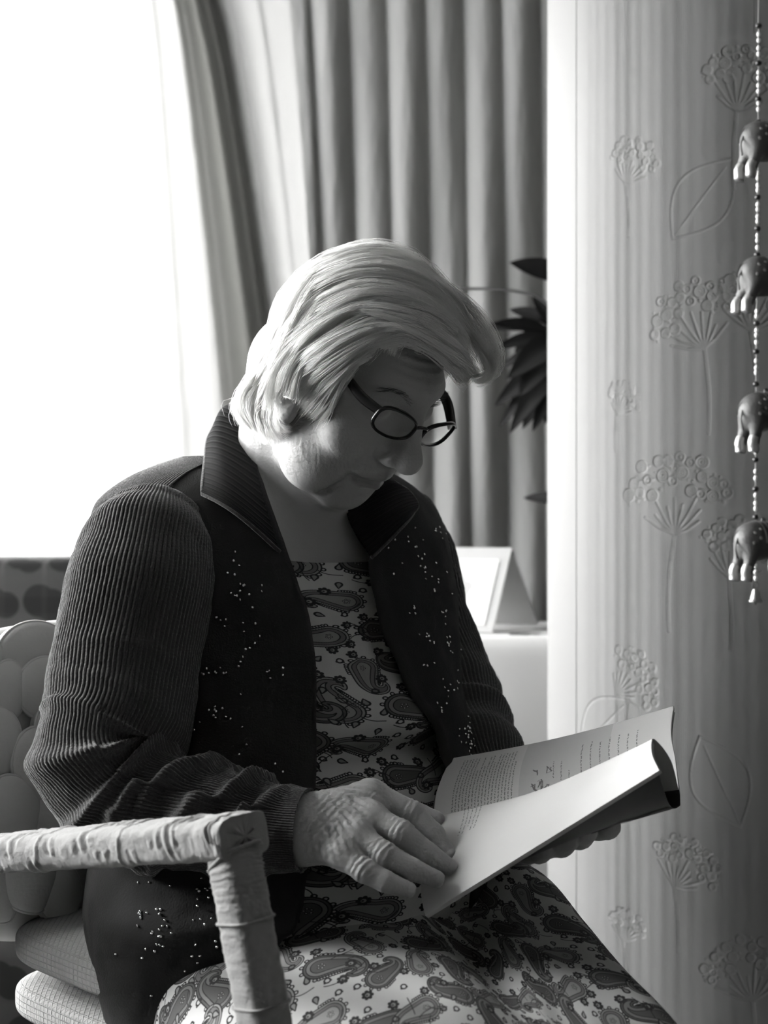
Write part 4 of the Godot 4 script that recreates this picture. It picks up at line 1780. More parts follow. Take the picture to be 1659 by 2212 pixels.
# strands that follow one lock; ctrl in head axes. Each lock is made of several wisps.
func add_lock(st: Strands, ctrl: PackedVector3Array, width: float, thick: float, count: int) -> void:
	var tone0 := rng.randf_range(0.90, 1.0)
	var cs := PackedVector3Array()
	var ns := PackedVector3Array()
	var ss := PackedVector3Array()
	for j in 41:
		var t := j / 40.0
		var c := catmull(ctrl, t)
		var tan := (catmull(ctrl, minf(t + 0.04, 1.0)) - catmull(ctrl, maxf(t - 0.04, 0.0))).normalized()
		var n := ((c - HAIR_C) / (HAIR_R * HAIR_R)).normalized()
		n = (n - tan * n.dot(tan)).normalized()
		cs.append(c)
		ns.append(n)
		ss.append(tan.cross(n))
	var wisps := maxi(4, count / 34)
	for w in wisps:
		var wa := rng.randf_range(-1.0, 1.0)
		var wb := rng.randf_range(-0.6, 1.0)
		var wtone := tone0 * rng.randf_range(0.82, 1.0)
		var wdrift := rng.randf_range(-0.45, 0.45)
		var wlift := rng.randf_range(-0.0015, 0.0035)
		var wto := rng.randf_range(0.74, 1.0)
		var wph := rng.randf() * TAU
		for k in count / wisps:
			var a := wa + rng.randfn() * 0.13
			var b := wb + rng.randfn() * 0.22
			var from := rng.randf_range(0.0, 0.25)
			var to := minf(1.0, wto * rng.randf_range(0.92, 1.06))
			var stray := rng.randfn() * (0.32 if rng.randf() < 0.14 else 0.08)
			var ph := rng.randf() * TAU
			var pts := PackedVector3Array()
			var out := Vector3.UP
			for j in 10:
				var t := lerpf(from, to, j / 9.0)
				var q := mini(int(t * 40.0), 39)
				var fr := t * 40.0 - q
				var c := cs[q].lerp(cs[q + 1], fr)
				var n := ns[q]
				var side := ss[q]
				var wide := width * (0.55 + 0.5 * sin(t * PI * 0.8)) * (1.0 - 0.35 * smoothstep(0.7, 1.0, t))
				c += side * wide * (wa + (a - wa) * (1.0 - 0.35 * smoothstep(0.5, 1.0, t)) + wdrift * t + stray * t * t * 2.0)
				c += n * (thick * (b * (0.35 + 0.65 * sin(t * PI)) + 0.4 - 0.6 * wa * wa) + wlift * sin(t * PI) + absf(stray) * 0.012 * t * t)
				c += side * 0.0019 * sin(t * 7.0 + wph) + n * 0.0009 * sin(t * 12.0 + ph)
				pts.append(HO + HX * c)
				if j == 5:
					out = HX * n
			st.add(pts, 0.00040, wtone * rng.randf_range(0.92, 1.0), out)


# ---------------------------------------------------------------- clothes
func build_dress() -> void:
	var E := EYE
	var top_front := P(0, 1222, 1.40).y
	var top_back := P(0, 1060, 1.5).y
	var low := P(0, 2050, 1.42).y
	var f := func(u: float, v: float) -> Vector3:
		var psi := (u - 0.5) * TAU
		var front := 0.5 + 0.5 * cos(psi)
		var y := lerpf(lerpf(top_back, top_front, smoothstep(0.72, 1.0, front)), low, v)
		var out := -0.010
		var py := 1106.0 - (y - E) * FPX / 1.40
		var dpsi := wrapf(psi + 0.12, -PI, PI)
		out += 0.020 * exp(-pow((py - 1545.0) / 70.0, 2.0)) * exp(-dpsi * dpsi * 1.6)
		out -= 0.016 * exp(-pow((py - 1640.0) / 30.0, 2.0)) * exp(-dpsi * dpsi * 1.2)
		# gathers below the yoke, and a placket down the front
		var gat := smoothstep(1320.0, 1345.0, py) * (1.0 - smoothstep(1400.0, 1560.0, py))
		out += 0.0022 * gat * sin(psi * 46.0) * exp(-psi * psi * 2.0)
		out += 0.0020 * exp(-pow((psi - 0.16) / 0.03, 2.0)) * smoothstep(1340.0, 1360.0, py)
		out += 0.0020 * (1.0 - smoothstep(1318.0, 1326.0, py))
		return torso(y, psi, out)
	var dress := part("dress", sheet(261, 150, f, true, false, Vector2(4.1, 2.7)), M.dress, person)
	# the skirt across both thighs
	# ridges: left thigh, valley, right thigh, from the hips to past the knees
	var sl := PackedVector3Array([P(985, 1850, 1.60), P(1160, 1872, 1.49), P(1268, 1975, 1.385), P(1372, 2088, 1.285), P(1490, 2225, 1.18), P(1600, 2420, 1.10)])
	var rl := PackedVector3Array([P(900, 1850, 1.59), P(1060, 1878, 1.47), P(1140, 1985, 1.36), P(1225, 2105, 1.255), P(1330, 2260, 1.15), P(1420, 2460, 1.07)])
	var va := PackedVector3Array([P(800, 1880, 1.56), P(900, 1935, 1.44), P(985, 2010, 1.34), P(1085, 2110, 1.235), P(1190, 2245, 1.135), P(1270, 2450, 1.06)])
	var rr := PackedVector3Array([P(640, 1885, 1.50), P(720, 1955, 1.395), P(800, 2040, 1.29), P(895, 2150, 1.185), P(990, 2300, 1.09), P(1060, 2520, 1.02)])
	var sr := PackedVector3Array([P(300, 2030, 1.37), P(380, 2105, 1.275), P(480, 2195, 1.185), P(600, 2310, 1.11), P(720, 2440, 1.04), P(790, 2650, 0.98)])
	var skirt := func(u: float, v: float) -> Vector3:
		var s := v
		var a := catmull(sl, s)
		var b := catmull(rl, s)
		var c := catmull(va, s) + Vector3(0, -0.006, 0)
		var d := catmull(rr, s)
		var e := catmull(sr, s)
		var out := -RGT
		var row := PackedVector3Array([a + out * 0.02 + Vector3(0, -0.30, 0), a + out * 0.018 + Vector3(0, -0.12, 0), a + Vector3(0, -0.01, 0), b + Vector3(0, 0.004, 0), b.lerp(c, 0.6) + Vector3(0, 0.004, 0), c, c.lerp(d, 0.4) + Vector3(0, 0.006, 0), d + Vector3(0, 0.006, 0), d.lerp(e, 0.55) + Vector3(0, 0.006, 0), e + Vector3(0, -0.02, 0), e - out * 0.01 + Vector3(0, -0.12, 0), e - out * 0.012 + Vector3(0, -0.30, 0)])
		var p := catmull(row, u)
		# soft drag folds that run slantwise from lap to knee
		var fold := 0.0030 * sin(u * 34.0 - s * 9.0) * exp(-pow((u - 0.45) / 0.16, 2.0)) + 0.0022 * sin(u * 21.0 + s * 13.0)
		p.y += fold
		return p
	part("skirt", sheet(220, 150, skirt, false, false, Vector2(4.3, 2.3)), M.dress, dress)


func build_cardigan() -> void:
	var E := EYE
	var yt := P(0, 985, 1.545).y
	var yb := P(0, 2135, 1.45).y
	# where the front edges run: height in pixels, pixel x
	var edge_y := [960, 1030, 1060, 1100, 1150, 1200, 1240, 1340, 1450, 1600, 1750, 1900, 2000, 2128]
	var edge_r := [548, 566, 576, 590, 604, 622, 640, 668, 679, 681, 674, 655, 640, 600]
	var edge_l := [760, 800, 850, 860, 820, 790, 790, 804, 852, 930, 985, 1010, 1000, 960]
	var nrow := 170
	var pr := []
	var pl := []
	for j in nrow:
		var y := lerpf(yt, yb, float(j) / (nrow - 1))
		var s := section(y)
		var d0: float = -(s[0] as Vector3).z - 0.08
		var py := 1106.0 - (y - E) * FPX / d0
		pr.append(psi_at(y, track(edge_y, edge_r, py), 0.004))
		pl.append(psi_at(y, track(edge_y, edge_l, py), 0.004, -62.0, 95.0))
	# smooth the two edges
	for it in 14:
		for j in range(1, nrow - 1):
			pr[j] = (pr[j - 1] + pr[j] * 2.0 + pr[j + 1]) / 4.0
			pl[j] = (pl[j - 1] + pl[j] * 2.0 + pl[j + 1]) / 4.0
	var n := FastNoiseLite.new()
	n.seed = 14
	n.frequency = 1.0
	var half := 200
	var cloth := func(y: float, v: float, psi: float, out: float, ef: float) -> Vector3:
		var s := out + 0.004
		var lowf := smoothstep(0.72, 1.0, v)
		# the front hangs a little proud of the body, and over the thigh
		s += 0.006 * exp(-pow(ef / 0.5, 2.0)) * smoothstep(0.1, 0.4, v)
		s += 0.004 * n.get_noise_2d(psi * 1.6, v * 5.0)
		s += 0.0035 * sin(psi * 7.0 + v * 16.0) * exp(-pow((psi - 0.95) / 0.35, 2.0)) * smoothstep(0.15, 0.3, v) * (1.0 - lowf)
		s += lowf * 0.010 * sin(psi * 5.0 + 0.6)
		# ribs on the back and shoulder
		var p := torso(y, psi, s)
		var side := clampf((psi - 0.7) / 0.6, 0.0, 1.0)
		p.y += lowf * (0.060 * exp(-pow((psi - pr_last(pr)) / 0.50, 2.0)) - 0.030 * exp(-pow((psi - 1.55) / 0.40, 2.0)))
		return p
	var f := func(u: float, v: float) -> Vector3:
		var jf := v * (nrow - 1)
		var j := mini(int(jf), nrow - 2)
		var a: float = lerpf(pr[j], pr[j + 1], jf - j)
		var b: float = lerpf(pl[j], pl[j + 1], jf - j)
		var y := lerpf(yt, yb, v)
		var k := u * 2.0
		var t := k if k <= 1.0 else 2.0 - k
		var span := TAU - (a - b)
		var psi := a + span * t
		var ef := minf(t, 1.0 - t) * span
		var rim := 0.0018 * exp(-pow((minf(t, 1.0 - t) * span - 0.05) / 0.03, 2.0))
		var pp := psi if psi <= PI else psi - TAU
		return cloth.call(y, v, pp, (0.0015 + rim) if k <= 1.0 else -0.0022, ef)
	var card := part("cardigan", sheet(half * 2 + 1, nrow, f, true, false, Vector2(1, 1), false), M.knit_plain, person)
	# sleeves, ribbed along their length
	var path := PackedVector3Array([P(345, 1085, 1.485), P(334, 1130, 1.465), P(318, 1190, 1.442), P(300, 1290, 1.42), P(272, 1430, 1.40), P(252, 1555, 1.375), P(222, 1655, 1.352), P(285, 1728, 1.338), P(400, 1758, 1.325), P(520, 1778, 1.312), P(600, 1788, 1.302), P(660, 1794, 1.296)])
	part("sleeve", sleeve(path, [0.020, 0.044, 0.0590, 0.0645, 0.0640, 0.0625, 0.0560, 0.0500, 0.0470, 0.0400, 0.0345, 0.0325], 100, 5, 200, true), M.knit, card)
	var path2 := PackedVector3Array([P(830, 1095, 1.67), P(856, 1135, 1.685), P(873, 1210, 1.69), P(900, 1340, 1.67), P(940, 1450, 1.65), P(985, 1555, 1.61), P(1018, 1620, 1.57), P(1064, 1730, 1.52)])
	part("sleeve", sleeve(path2, [0.028, 0.044, 0.053, 0.054, 0.054, 0.052, 0.045, 0.037], 72, 5, 120, false), M.knit, card)
	build_collar(card)
	# the ribbed yoke over shoulder and back
	var yoke := func(u: float, v: float) -> Vector3:
		var psi := lerpf(1.05, 3.9, u)
		var y := lerpf(P(0, 990, 1.6).y, P(0, 1085, 1.595).y, v) - 0.020 * v * (1.0 - absf(psi - 1.57) * 0.3)
		var ph := fposmod(u * 110.0, 1.0)
		var groove := exp(-pow(minf(ph, 1.0 - ph) / 0.2, 2.0))
		return torso(y, psi, 0.0095 - 0.0016 * groove - 0.003 * pow(absf(v * 2.0 - 1.0), 8.0))
	part("yoke", sheet(441, 36, yoke), M.knit, card)
	# beads sewn to both fronts
	var beads := SurfaceTool.new()
	beads.begin(Mesh.PRIMITIVE_TRIANGLES)
	var bead := SphereMesh.new()
	bead.radius = 0.0014
	bead.height = 0.0018
	bead.radial_segments = 6
	bead.rings = 3
	for k in 140:
		var left := k % 2 == 1
		var v := pow(rng.randf(), 0.9) * 0.80 + 0.12
		var jj := int(v * (nrow - 1))
		var y := lerpf(yt, yb, v)
		var psi: float = (pl[jj] - rng.randf_range(0.10, 0.75)) if left else (pr[jj] + rng.randf_range(0.18, 0.80))
		for q in rng.randi_range(1, 5):
			var dp := Vector2(rng.randfn(), rng.randfn()) * 0.006
			var p := torso(y + dp.y, psi + dp.x * 7.0, 0.0085 + 0.006 * exp(-0.5))
			p = cloth.call(y + dp.y, v, psi + dp.x * 7.0, 0.0020, absf(psi - (pl[jj] if left else pr[jj])))
			beads.append_from(bead, 0, Transform3D(Basis.from_euler(Vector3(rng.randf() * 3, rng.randf() * 3, 0)), p))
	var b := part("sequins", beads.commit(), M.sequin, card, "tiny glittering beads in clusters")
	b.set_meta("kind", "stuff")


# a fold: a narrow raised crest and a wide hollow, once per unit
func ridge(x: float) -> float:
	var f := fposmod(x, 1.0)
	return exp(-pow((f - 0.5) / 0.16, 2.0)) * 1.4 - 0.4


func pr_last(pr: Array) -> float:
	return pr[-1]


func sleeve(path: PackedVector3Array, radii: Array, ribs: int, per: int, nv: int, near: bool) -> ArrayMesh:
	var pts := PackedVector3Array()
	for j in nv:
		pts.append(catmull(path, float(j) / (nv - 1)))
	var frames: Array[Basis] = []
	var nn := Vector3(0, 0.2, 1).normalized()
	for j in nv:
		var t := (pts[mini(j + 3, nv - 1)] - pts[maxi(j - 3, 0)]).normalized()
		nn = (nn - t * nn.dot(t)).normalized()
		frames.append(Basis(nn, t.cross(nn), t))
	var noise := FastNoiseLite.new()
	noise.seed = 77
	noise.frequency = 1.0
	var nu := ribs * per + 1
	var v := PackedVector3Array()
	var uv := PackedVector2Array()
	for j in nv:
		var s := float(j) / (nv - 1)
		var r := lin(radii, s)
		var elbow := exp(-pow((s - 0.60) / 0.12, 2.0))
		for i in nu:
			var ii := i % (nu - 1)
			var u := float(ii) / (nu - 1)
			var a := u * TAU
			var ph := float(ii % per) / per
			var groove := exp(-pow(minf(ph, 1.0 - ph) / 0.17, 2.0))
			# drag folds: round the sleeve, slanting, strongest at the elbow and on the forearm
			var fold := 0.0
			if near:
				fold += 0.0075 * elbow * ridge(s * 15.0 + a * 0.30) * (0.6 + 0.4 * sin(a + 1.0))
				fold += 0.0070 * smoothstep(0.56, 0.66, s) * (1.0 - smoothstep(0.84, 0.96, s)) * ridge(s * 11.0 + a * 0.42 + 0.35 * noise.get_noise_2d(s * 6.0, cos(a)))
				fold += 0.0030 * noise.get_noise_2d(s * 7.0, cos(a) * 1.5 + 3.0)
			else:
				fold += 0.0026 * sin(s * 52.0 + a * 1.0) * smoothstep(0.55, 0.72, s) + 0.003 * noise.get_noise_2d(s * 7.0, cos(a) * 1.5)
			var wave := 0.10 * sin(s * 22.0 + a * 3.0) * (0.25 if near else 0.8)
			var rr := r + fold - 0.0017 * groove
			var aa := a + wave * 0.12
			v.append(pts[j] + frames[j].x * cos(aa) * rr + frames[j].y * sin(aa) * rr)
			uv.append(Vector2(u, s))
	# the cuff turns in
	for i in nu:
		var ii := i % (nu - 1)
		var a := float(ii) / (nu - 1) * TAU
		var rr: float = radii[-1] - 0.006
		v.append(pts[nv - 1] - frames[nv - 1].z * 0.004 + frames[nv - 1].x * cos(a) * rr + frames[nv - 1].y * sin(a) * rr)
		uv.append(Vector2(0, 1))
	return finish(v, uv, grid_index(nu, nv + 1))


func build_collar(card: Node3D) -> void:
	# along the collar from its right tip round the nape to its left tip: inner (neck) edge and outer edge
	var inner := PackedVector3Array([on_torso(603, 1192, 0.010), on_torso(592, 1150, 0.012), on_torso(564, 1055, 0.012), P(546, 960, 1.545), P(530, 895, 1.585), P(560, 880, 1.64), P(640, 900, 1.685), P(705, 960, 1.69), on_torso(748, 1050, 0.014), on_torso(754, 1112, 0.016), on_torso(776, 1158, 0.014), on_torso(804, 1203, 0.010)])
	var outer := PackedVector3Array([on_torso(437, 1066, 0.012), on_torso(437, 1045, 0.014), on_torso(440, 990, 0.016), P(450, 938, 1.555), P(490, 895, 1.615), P(560, 890, 1.68), P(650, 900, 1.725), P(770, 970, 1.735), on_torso(850, 1036, 0.016), on_torso(884, 1058, 0.016), on_torso(905, 1088, 0.014), on_torso(897, 1106, 0.010)])
	var f := func(u: float, v: float) -> Vector3:
		var a := catmull(inner, u)
		var b := catmull(outer, u)
		var away := ((a + b) / 2.0 - P(640, 1060, 1.60))
		away.y = 0
		away = away.normalized()
		return a.lerp(b, v) + away * (0.011 * sin(v * PI)) + Vector3(0, 0.008 * sin(v * PI), 0)
	var top := sheet(160, 24, f)
	var g2 := func(u: float, v: float) -> Vector3:
		var p: Vector3 = f.call(u, v)
		var away := p - P(640, 1060, 1.60)
		away.y = 0
		return p - away.normalized() * 0.003 - Vector3(0, 0.001, 0)
	var under := sheet(160, 24, g2, false, true)
	var rim := PackedVector3Array()
	for k in 40:
		rim.append(f.call(0.0, k / 39.0) * 0.5 + g2.call(0.0, k / 39.0) * 0.5)
	for k in range(1, 200):
		rim.append(f.call(k / 199.0, 1.0) * 0.5 + g2.call(k / 199.0, 1.0) * 0.5)
	for k in range(1, 40):
		rim.append(f.call(1.0, 1.0 - k / 39.0) * 0.5 + g2.call(1.0, 1.0 - k / 39.0) * 0.5)
	part("collar", join([top, under]), M.knit_collar, card)
	part("collar_edge", tube(rim, [0.0019, 0.0019], 8, 340), M.knit, card)


# ---------------------------------------------------------------- glasses
func build_glasses() -> void:
	var at := H(0, 0.008, 0.099)
	var t := thing("eyeglasses", "dark narrow framed reading glasses low on the woman's nose", "glasses", at)
	var wrap := 0.16
	# a point of the front, x to her left and y up from the bridge
	var front := func(x: float, y: float, z := 0.0) -> Vector3:
		return H(x, -0.002 + y * 0.97 - x * 0.12, 0.1035 - 2.3 * x * x + y * 0.16 + z)
	for s in [-1.0, 1.0]:
		var rim := PackedVector3Array()
		var glass := PackedVector2Array()
		var steps := 56
		for i in steps + 1:
			var a := TAU * (i % steps) / steps
			var k := pow(pow(absf(cos(a)), 2.9) + pow(absf(sin(a)), 2.9), -1.0 / 2.9)
			var x := cos(a) * k * 0.0265
			var y := sin(a) * k * (0.0148 if sin(a) < 0.0 else 0.0128) * (1.0 - 0.18 * maxf(0.0, -cos(a) * k))
			y += 0.0022 * (x / 0.0265)           # the outer corner sits higher
			glass.append(Vector2(s * (0.0345 + x), y))
			rim.append(front.call(s * (0.0345 + x), y))
		var r := part("rim", tube(rim, [0.00135, 0.00135], 8, 113, 1.5, false), M.spectacle_frame, t)
		var f := func(u: float, v: float) -> Vector3:
			var e: Vector2 = glass[int(round(u * steps))]
			var m := Vector2(s * 0.0345, -0.001)
			var q := m.lerp(e, v * 0.985)
			return front.call(q.x, q.y, 0.0014 * (1.0 - v * v))
		part("lens", sheet(steps + 1, 8, f, true), M.lens, t)
		# temple: from the hinge back to the ear
		var hinge: Vector3 = front.call(s * 0.0595, 0.0060)
		var tp := PackedVector3Array([hinge, H(s * 0.0632, 0.0110, 0.076), H(s * 0.0660, 0.0158, 0.056), H(s * 0.0690, 0.0195, 0.032), H(s * 0.0690, 0.018, 0.012), H(s * 0.0685, 0.006, -0.002)])
		var temple := tube(tp, [0.0014, 0.0016, 0.0014, 0.0012, 0.0011, 0.0010], 12, 40, 2.9)
		part("temple", temple, M.spectacle_frame, t)
		part("nose_pad", tube(PackedVector3Array([front.call(s * 0.0095, -0.002), front.call(s * 0.0085, -0.006, -0.004)]), [0.0012, 0.002], 8, 5), M.lens, t)
	part("bridge", tube(PackedVector3Array([front.call(-0.0085, 0.002), front.call(-0.004, 0.0045, 0.002), front.call(0.004, 0.0045, 0.002), front.call(0.0085, 0.002)]), [0.0017, 0.0015, 0.0017], 8), M.spectacle_frame, t)


# ---------------------------------------------------------------- the book
func build_book() -> void:
	var t := thing("book", "open paperback book held on the woman's lap, its near pages curling over", "book", P(1150, 1760, 1.32))
	# cross sections at the end near her (0) and at the far end (1)
	var sp0 := P(936, 1778, 1.365)
	var sp1 := P(1466, 1706, 1.262)
	var far0 := PackedVector3Array([sp0, P(941, 1722, 1.395), P(955, 1678, 1.425), P(975, 1638, 1.455)])
	var far1 := PackedVector3Array([sp1, P(1458, 1640, 1.30), P(1449, 1580, 1.335), P(1455, 1525, 1.365)])
	var near0 := PackedVector3Array([sp0, P(950, 1764, 1.352), P(944, 1815, 1.325), P(910, 1905, 1.295), P(918, 1978, 1.268)])
	var near1 := PackedVector3Array([sp1, P(1448, 1640, 1.250), P(1412, 1596, 1.225), P(1408, 1628, 1.205), P(1424, 1664, 1.190)])
	var crest := func(u: float, v: float) -> Vector3:      # u along the spine, v across
		var w := u * u * (3.0 - 2.0 * u) * 0.35 + u * 0.65
		return catmull(near0, v).lerp(catmull(near1, v), w)
	var far := func(u: float, v: float) -> Vector3:
		var p := catmull(far0, v).lerp(catmull(far1, v), u)
		p.y -= 0.004 * sin(u * PI) * v
		return p
	# each block of pages: an upper sheet, and layers beneath it that step back a little
	var stack := func(f: Callable, m: Material, sign: float, layers: int, called: String) -> void:
		for k in layers:
			var g2 := func(u: float, v: float) -> Vector3:
				var e := 0.01
				var p: Vector3 = f.call(u, v)
				var du: Vector3 = f.call(minf(u + e, 1.0), v) - f.call(maxf(u - e, 0.0), v)
				var dv: Vector3 = f.call(u, minf(v + e, 1.0)) - f.call(u, maxf(v - e, 0.0))
				var n := du.cross(dv).normalized() * sign
				return p - n * 0.00075 * k * minf(1.0, v * 6.0)
			part(called, sheet(60, 50, g2, false, false), m if k == 0 else M.paper, t)
	stack.call(far, M.paper_text, 1.0, 4, "left_page")
	stack.call(crest, M.paper_text_near, -1.0, 6, "right_page")
	# the fore edge of the near block
	var edge := func(u: float, v: float) -> Vector3:
		var p: Vector3 = crest.call(u, 1.0)
		var q: Vector3 = crest.call(u, 0.93)
		var d := (p - q).normalized()
		var n := d.cross((crest.call(minf(u + 0.01, 1.0), 1.0) - crest.call(maxf(u - 0.01, 0.0), 1.0)).normalized()).normalized()
		return p + n * 0.0042 * v * (1.0 if n.z < 0 else -1.0)
	part("page_edge", sheet(60, 3, edge), M.page_edges, t)
	# the cover beneath both blocks
	var cov := func(u: float, v: float) -> Vector3:
		var w := v * 2.0 - 1.0
		var p: Vector3
		if w < 0:
			p = far.call(u, minf(-w * 1.01, 1.0)) + Vector3(0.0, -0.006, -0.004)
		else:
			p = crest.call(u, minf(w, 1.0))
			var low := (crest.call(u, 1.0) as Vector3) + Vector3(0, -0.003, -0.006)
			var base := (crest.call(u, 0.0) as Vector3) + Vector3(0, -0.012, 0.004)
			p = base.lerp(low, w) + Vector3(0, -0.012 * sin(w * PI), -0.004)
		return p
	var co := func(u: float, v: float) -> Vector3:
		return cov.call(u * 1.02 - 0.01, v)
	var cover := part("cover", sheet(40, 61, co), M.book_cover, t)
	var strip := func(u: float, v: float) -> Vector3:
		var uu := lerpf(0.66, 0.985, u)
		var vv := lerpf(0.68, 0.735, v)
		var p: Vector3 = co.call(uu, vv)
		var n := ((co.call(uu + 0.01, vv) as Vector3) - p).cross((co.call(uu, vv + 0.01) as Vector3) - p).normalized()
		return p + n * (0.0006 if n.z - n.y > 0.0 else -0.0006)
	part("spine_print", sheet(30, 4, strip), M.cover_print, cover, "tiny pale title printed on black")


# ---------------------------------------------------------------- the hanging string of elephants
func build_elephants() -> void:
	var x_top := 1639.0
	var d := 1.862
	var s := thing("beaded_string", "thin beaded cord hanging down the wallpapered wall with little elephants threaded on it", "hanging string", P(1637, 0, d))
	var line := PackedVector3Array([P(1641, -380, d), P(1639, 0, d), P(1638, 250, d), P(1636, 540, d), P(1633, 830, d), P(1632, 1110, d), P(1632, 1240, d), P(1632, 1262, d)])
	part("cord", tube(line, [0.0006, 0.0006], 6, 90), M.cord, s)
	part("hook", tube(PackedVector3Array([P(1641, -380, d), P(1641, -395, d), P(1641, -395, d) + Vector3(0, 0, -0.045)]), [0.002, 0.002, 0.002], 8), M.brass, s)
	var pale := SphereMesh.new()
	pale.radius = 0.0021
	pale.height = 0.0058
	pale.radial_segments = 10
	pale.rings = 6
	var dark := SphereMesh.new()
	dark.radius = 0.0036
	dark.height = 0.0064
	dark.radial_segments = 12
	dark.rings = 7
	var runs := [[62, 268, [55, 135, 212, 262]], [372, 552, [425, 492, 548]], [672, 836, [700, 762, 830]], [950, 1122, [995, 1055, 1118]], [1222, 1250, []]]
	for r in runs:
		var y: float = r[0]
		while y < r[1]:
			var near := false
			for k in r[2]:
				if absf(k - y) < 12.0:
					near = true
			if not near:
				var b := MeshInstance3D.new()
				b.name = "bead"
				b.mesh = pale
				b.material_override = M.bead_pale
				s.add_child(b, true)
				b.position = at_line(line, y) - s.position
			y += 13.5
		for k in r[2]:
			var b := MeshInstance3D.new()
			b.name = "bead"
			b.mesh = dark
			b.material_override = M.bead_dark
			s.add_child(b, true)
			b.position = at_line(line, k) - s.position
	# one elephant, seen from behind its near flank; copies hang below it
	var ele: Node3D = make_elephant()
	var where := [[1664, 312, 0.0], [1662, 604, -0.06], [1658, 893, 0.10], [1650, 1172, 0.04]]
	var words := ["topmost of the four stuffed elephants on the beaded cord", "second stuffed elephant from the top of the beaded cord", "third stuffed elephant from the top, just above the lowest one on the cord", "lowest stuffed elephant on the cord, with the bell hanging beneath it"]
	for k in 4:
		var e: Node3D = ele if k == 0 else ele.duplicate()
		if k > 0:
			e.name = numbered("elephant_ornament")
			add_child(e)
		e.position = P(where[k][0], where[k][1], d - 0.012)
		e.rotation = Vector3(0.0, 0.42 + where[k][2], where[k][2])
		e.set_meta("label", words[k])
	# bell
	var bt := P(1632, 1262, d)
	var bell := thing("bell", "tiny brass bell hanging at the foot of the beaded cord", "bell", bt)
	var f := func(u: float, v: float) -> Vector3:
		var r := track([0.0, 0.08, 0.3, 0.75, 0.93, 1.0], [0.0, 0.003, 0.0042, 0.0060, 0.0078, 0.0072], v)
		return bt + Vector3(cos(u * TAU) * r, -0.0045 - v * 0.0155, sin(u * TAU) * r)
	part("bell_body", sheet(25, 24, f, true), M.brass, bell)
	var ring := PackedVector3Array()
	for i in 17:
		var a := TAU * (i % 16) / 16.0
		ring.append(bt + Vector3(cos(a) * 0.003, -0.001 + sin(a) * 0.0038, 0))
	part("loop", tube(ring, [0.0006, 0.0006], 6, 33, 1.0, false), M.bead_dark, bell)
	part("clapper", tube(PackedVector3Array([bt + Vector3(0, -0.008, 0), bt + Vector3(0, -0.020, 0), bt + Vector3(0, -0.0225, 0)]), [0.0005, 0.0006, 0.0018], 8), M.bead_dark, bell)


func at_line(line: PackedVector3Array, py: float) -> Vector3:
	var best := line[0]
	var gap := 1e9
	for k in 400:
		var p := catmull(line, k / 399.0)
		var e := absf(PX(p).y - py)
		if e < gap:
			gap = e
			best = p
	return best


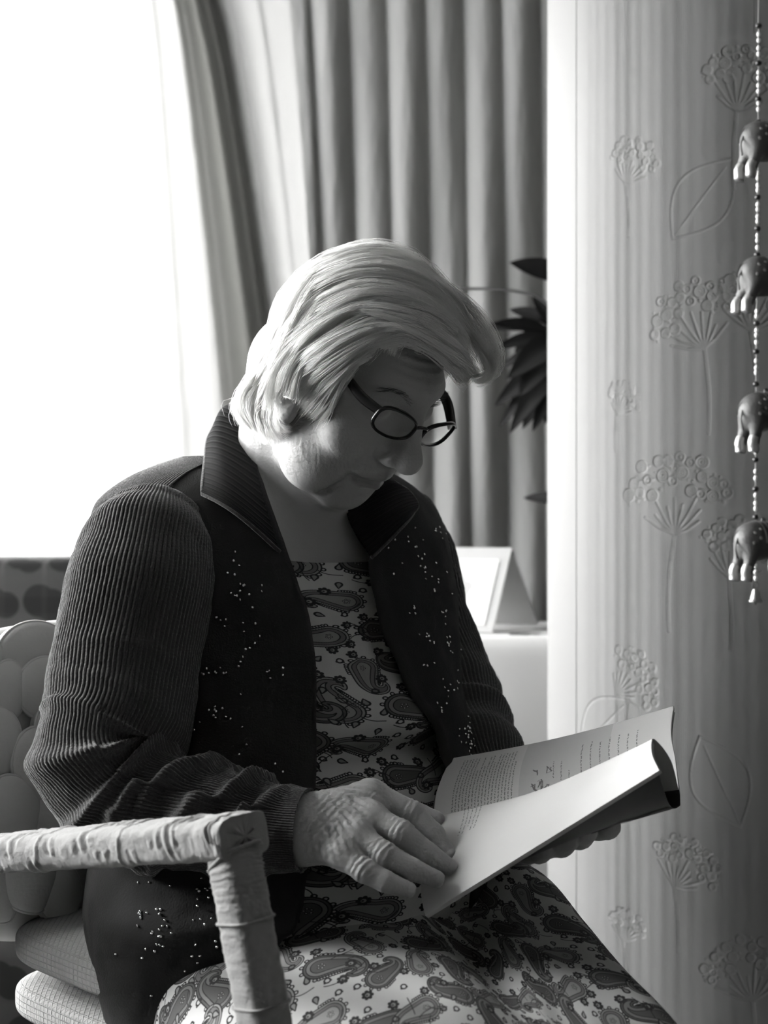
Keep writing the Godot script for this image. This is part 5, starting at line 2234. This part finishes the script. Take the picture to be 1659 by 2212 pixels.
# Built round its own middle: head towards +x, back up.
func make_elephant() -> Node3D:
	var t := thing("elephant_ornament", "stuffed elephant on the beaded cord", "ornament", Vector3.ZERO, "elephants on the hanging string")
	var body := func(p: Vector3) -> float:
		var az := Vector3(p.x, p.y, absf(p.z))
		var d := ell(p, Vector3(0.0, 0.002, 0), Vector3(0.032, 0.021, 0.018))
		d = smin(d, ell(p, Vector3(-0.018, 0.001, 0), Vector3(0.019, 0.021, 0.018)), 0.008)
		d = smin(d, ell(p, Vector3(0.036, 0.010, 0), Vector3(0.017, 0.017, 0.015)), 0.008)
		d = smin(d, cap(p, Vector3(0.050, 0.008, 0), Vector3(0.060, -0.016, 0), 0.0075, 0.005), 0.006)
		d = smin(d, cap(p, Vector3(0.060, -0.016, 0), Vector3(0.069, -0.014, 0), 0.005, 0.004), 0.004)
		d = smin(d, cap(az, Vector3(-0.024, -0.008, 0.009), Vector3(-0.033, -0.034, 0.0105), 0.0080, 0.0050), 0.006)
		d = smin(d, cap(az, Vector3(0.022, -0.010, 0.009), Vector3(0.020, -0.034, 0.0105), 0.0080, 0.0050), 0.006)
		return d
	var m := nets(body, Vector3(-0.055, -0.045, -0.03), Vector3(0.08, 0.035, 0.03), 0.0022)
	part("trunk_and_body", finish(m[0], PackedVector2Array(), m[1]), M.elephant_fabric, t)
	# gilt cloth over the hind quarters, bands round the middle, gilt feet
	var shell := func(a0: float, a1: float, x0: float, x1: float, out: float) -> Callable:
		return func(u: float, v: float) -> Vector3:
			var x := lerpf(x0, x1, v)
			var a := lerpf(a0, a1, u)
			var dir := Vector3(0, cos(a), sin(a))
			var lo := 0.0
			var hi := 0.05
			for k in 14:
				var mid := (lo + hi) / 2.0
				if body.call(Vector3(x, 0.0, 0) + dir * mid) < out:
					lo = mid
				else:
					hi = mid
			return Vector3(x, 0.0, 0) + dir * lo
	for band in [[-2.0, 2.0, -0.006, -0.003], [-2.2, 2.2, 0.000, 0.002], [-2.0, 2.0, 0.006, 0.009]]:
		part("band", sheet(24, 5, shell.call(band[0], band[1], band[2], band[3], 0.0012)), M.gilt, t)
	part("rump_cloth", sheet(24, 14, shell.call(-1.5, 1.5, -0.034, -0.012, 0.0010)), M.elephant_fabric, t)
	part("cloth_hem", sheet(26, 4, shell.call(-1.55, 1.55, -0.013, -0.011, 0.0016)), M.gilt, t)
	# little mirrors sewn to the flanks
	var mirror := SphereMesh.new()
	mirror.radius = 0.0021
	mirror.height = 0.0014
	mirror.radial_segments = 10
	mirror.rings = 4
	for side in [-1.0, 1.0]:
		for q in [[-0.024, 0.9], [-0.019, 1.25], [-0.027, 1.5], [-0.016, 0.75], [0.003, 1.3], [0.012, 1.15], [0.012, 1.55]]:
			var at: Vector3 = shell.call(q[1] * side, q[1] * side, q[0], q[0], 0.0008).call(0.0, 0.0)
			var bead := part("mirror", mirror, M.gilt, t)
			bead.position = at
			bead.basis = Basis(Quaternion(Vector3.UP, Vector3(0, cos(q[1]), sin(q[1]) * side)))
	for z in [-0.0105, 0.0105]:
		for x in [-0.036, 0.020]:
			var hx: float = -0.0285 if x < 0 else 0.0215
			part("foot", tube(PackedVector3Array([Vector3(lerpf(hx, x, 0.35), -0.0245, z * 0.98), Vector3(lerpf(hx, x, 0.75), -0.030, z), Vector3(x + 0.0025, -0.036, z), Vector3(x + 0.0015, -0.0405, z)]), [0.0058, 0.0057, 0.0061, 0.0056], 14), M.gilt, t)
	for s in [-1.0, 1.0]:
		var ear := func(u: float, v: float) -> Vector3:
			var a := u * TAU
			return Vector3(0.026 + cos(a) * v * 0.012, 0.006 + sin(a) * v * 0.015, s * (0.0165 + 0.003 * v * v + 0.001))
		part("ear", join([sheet(25, 5, ear, true)]), M.elephant_fabric, t)
	part("tail", tube(PackedVector3Array([Vector3(-0.036, 0.006, 0), Vector3(-0.041, -0.004, 0.002), Vector3(-0.040, -0.016, 0.003)]), [0.0012, 0.0010, 0.0016], 6), M.elephant_fabric, t)
	part("loop", tube(PackedVector3Array([Vector3(-0.002, 0.021, 0), Vector3(-0.001, 0.026, 0), Vector3(0.002, 0.026, 0), Vector3(0.003, 0.021, 0)]), [0.0012, 0.0012], 6), M.bead_dark, t)
	return t
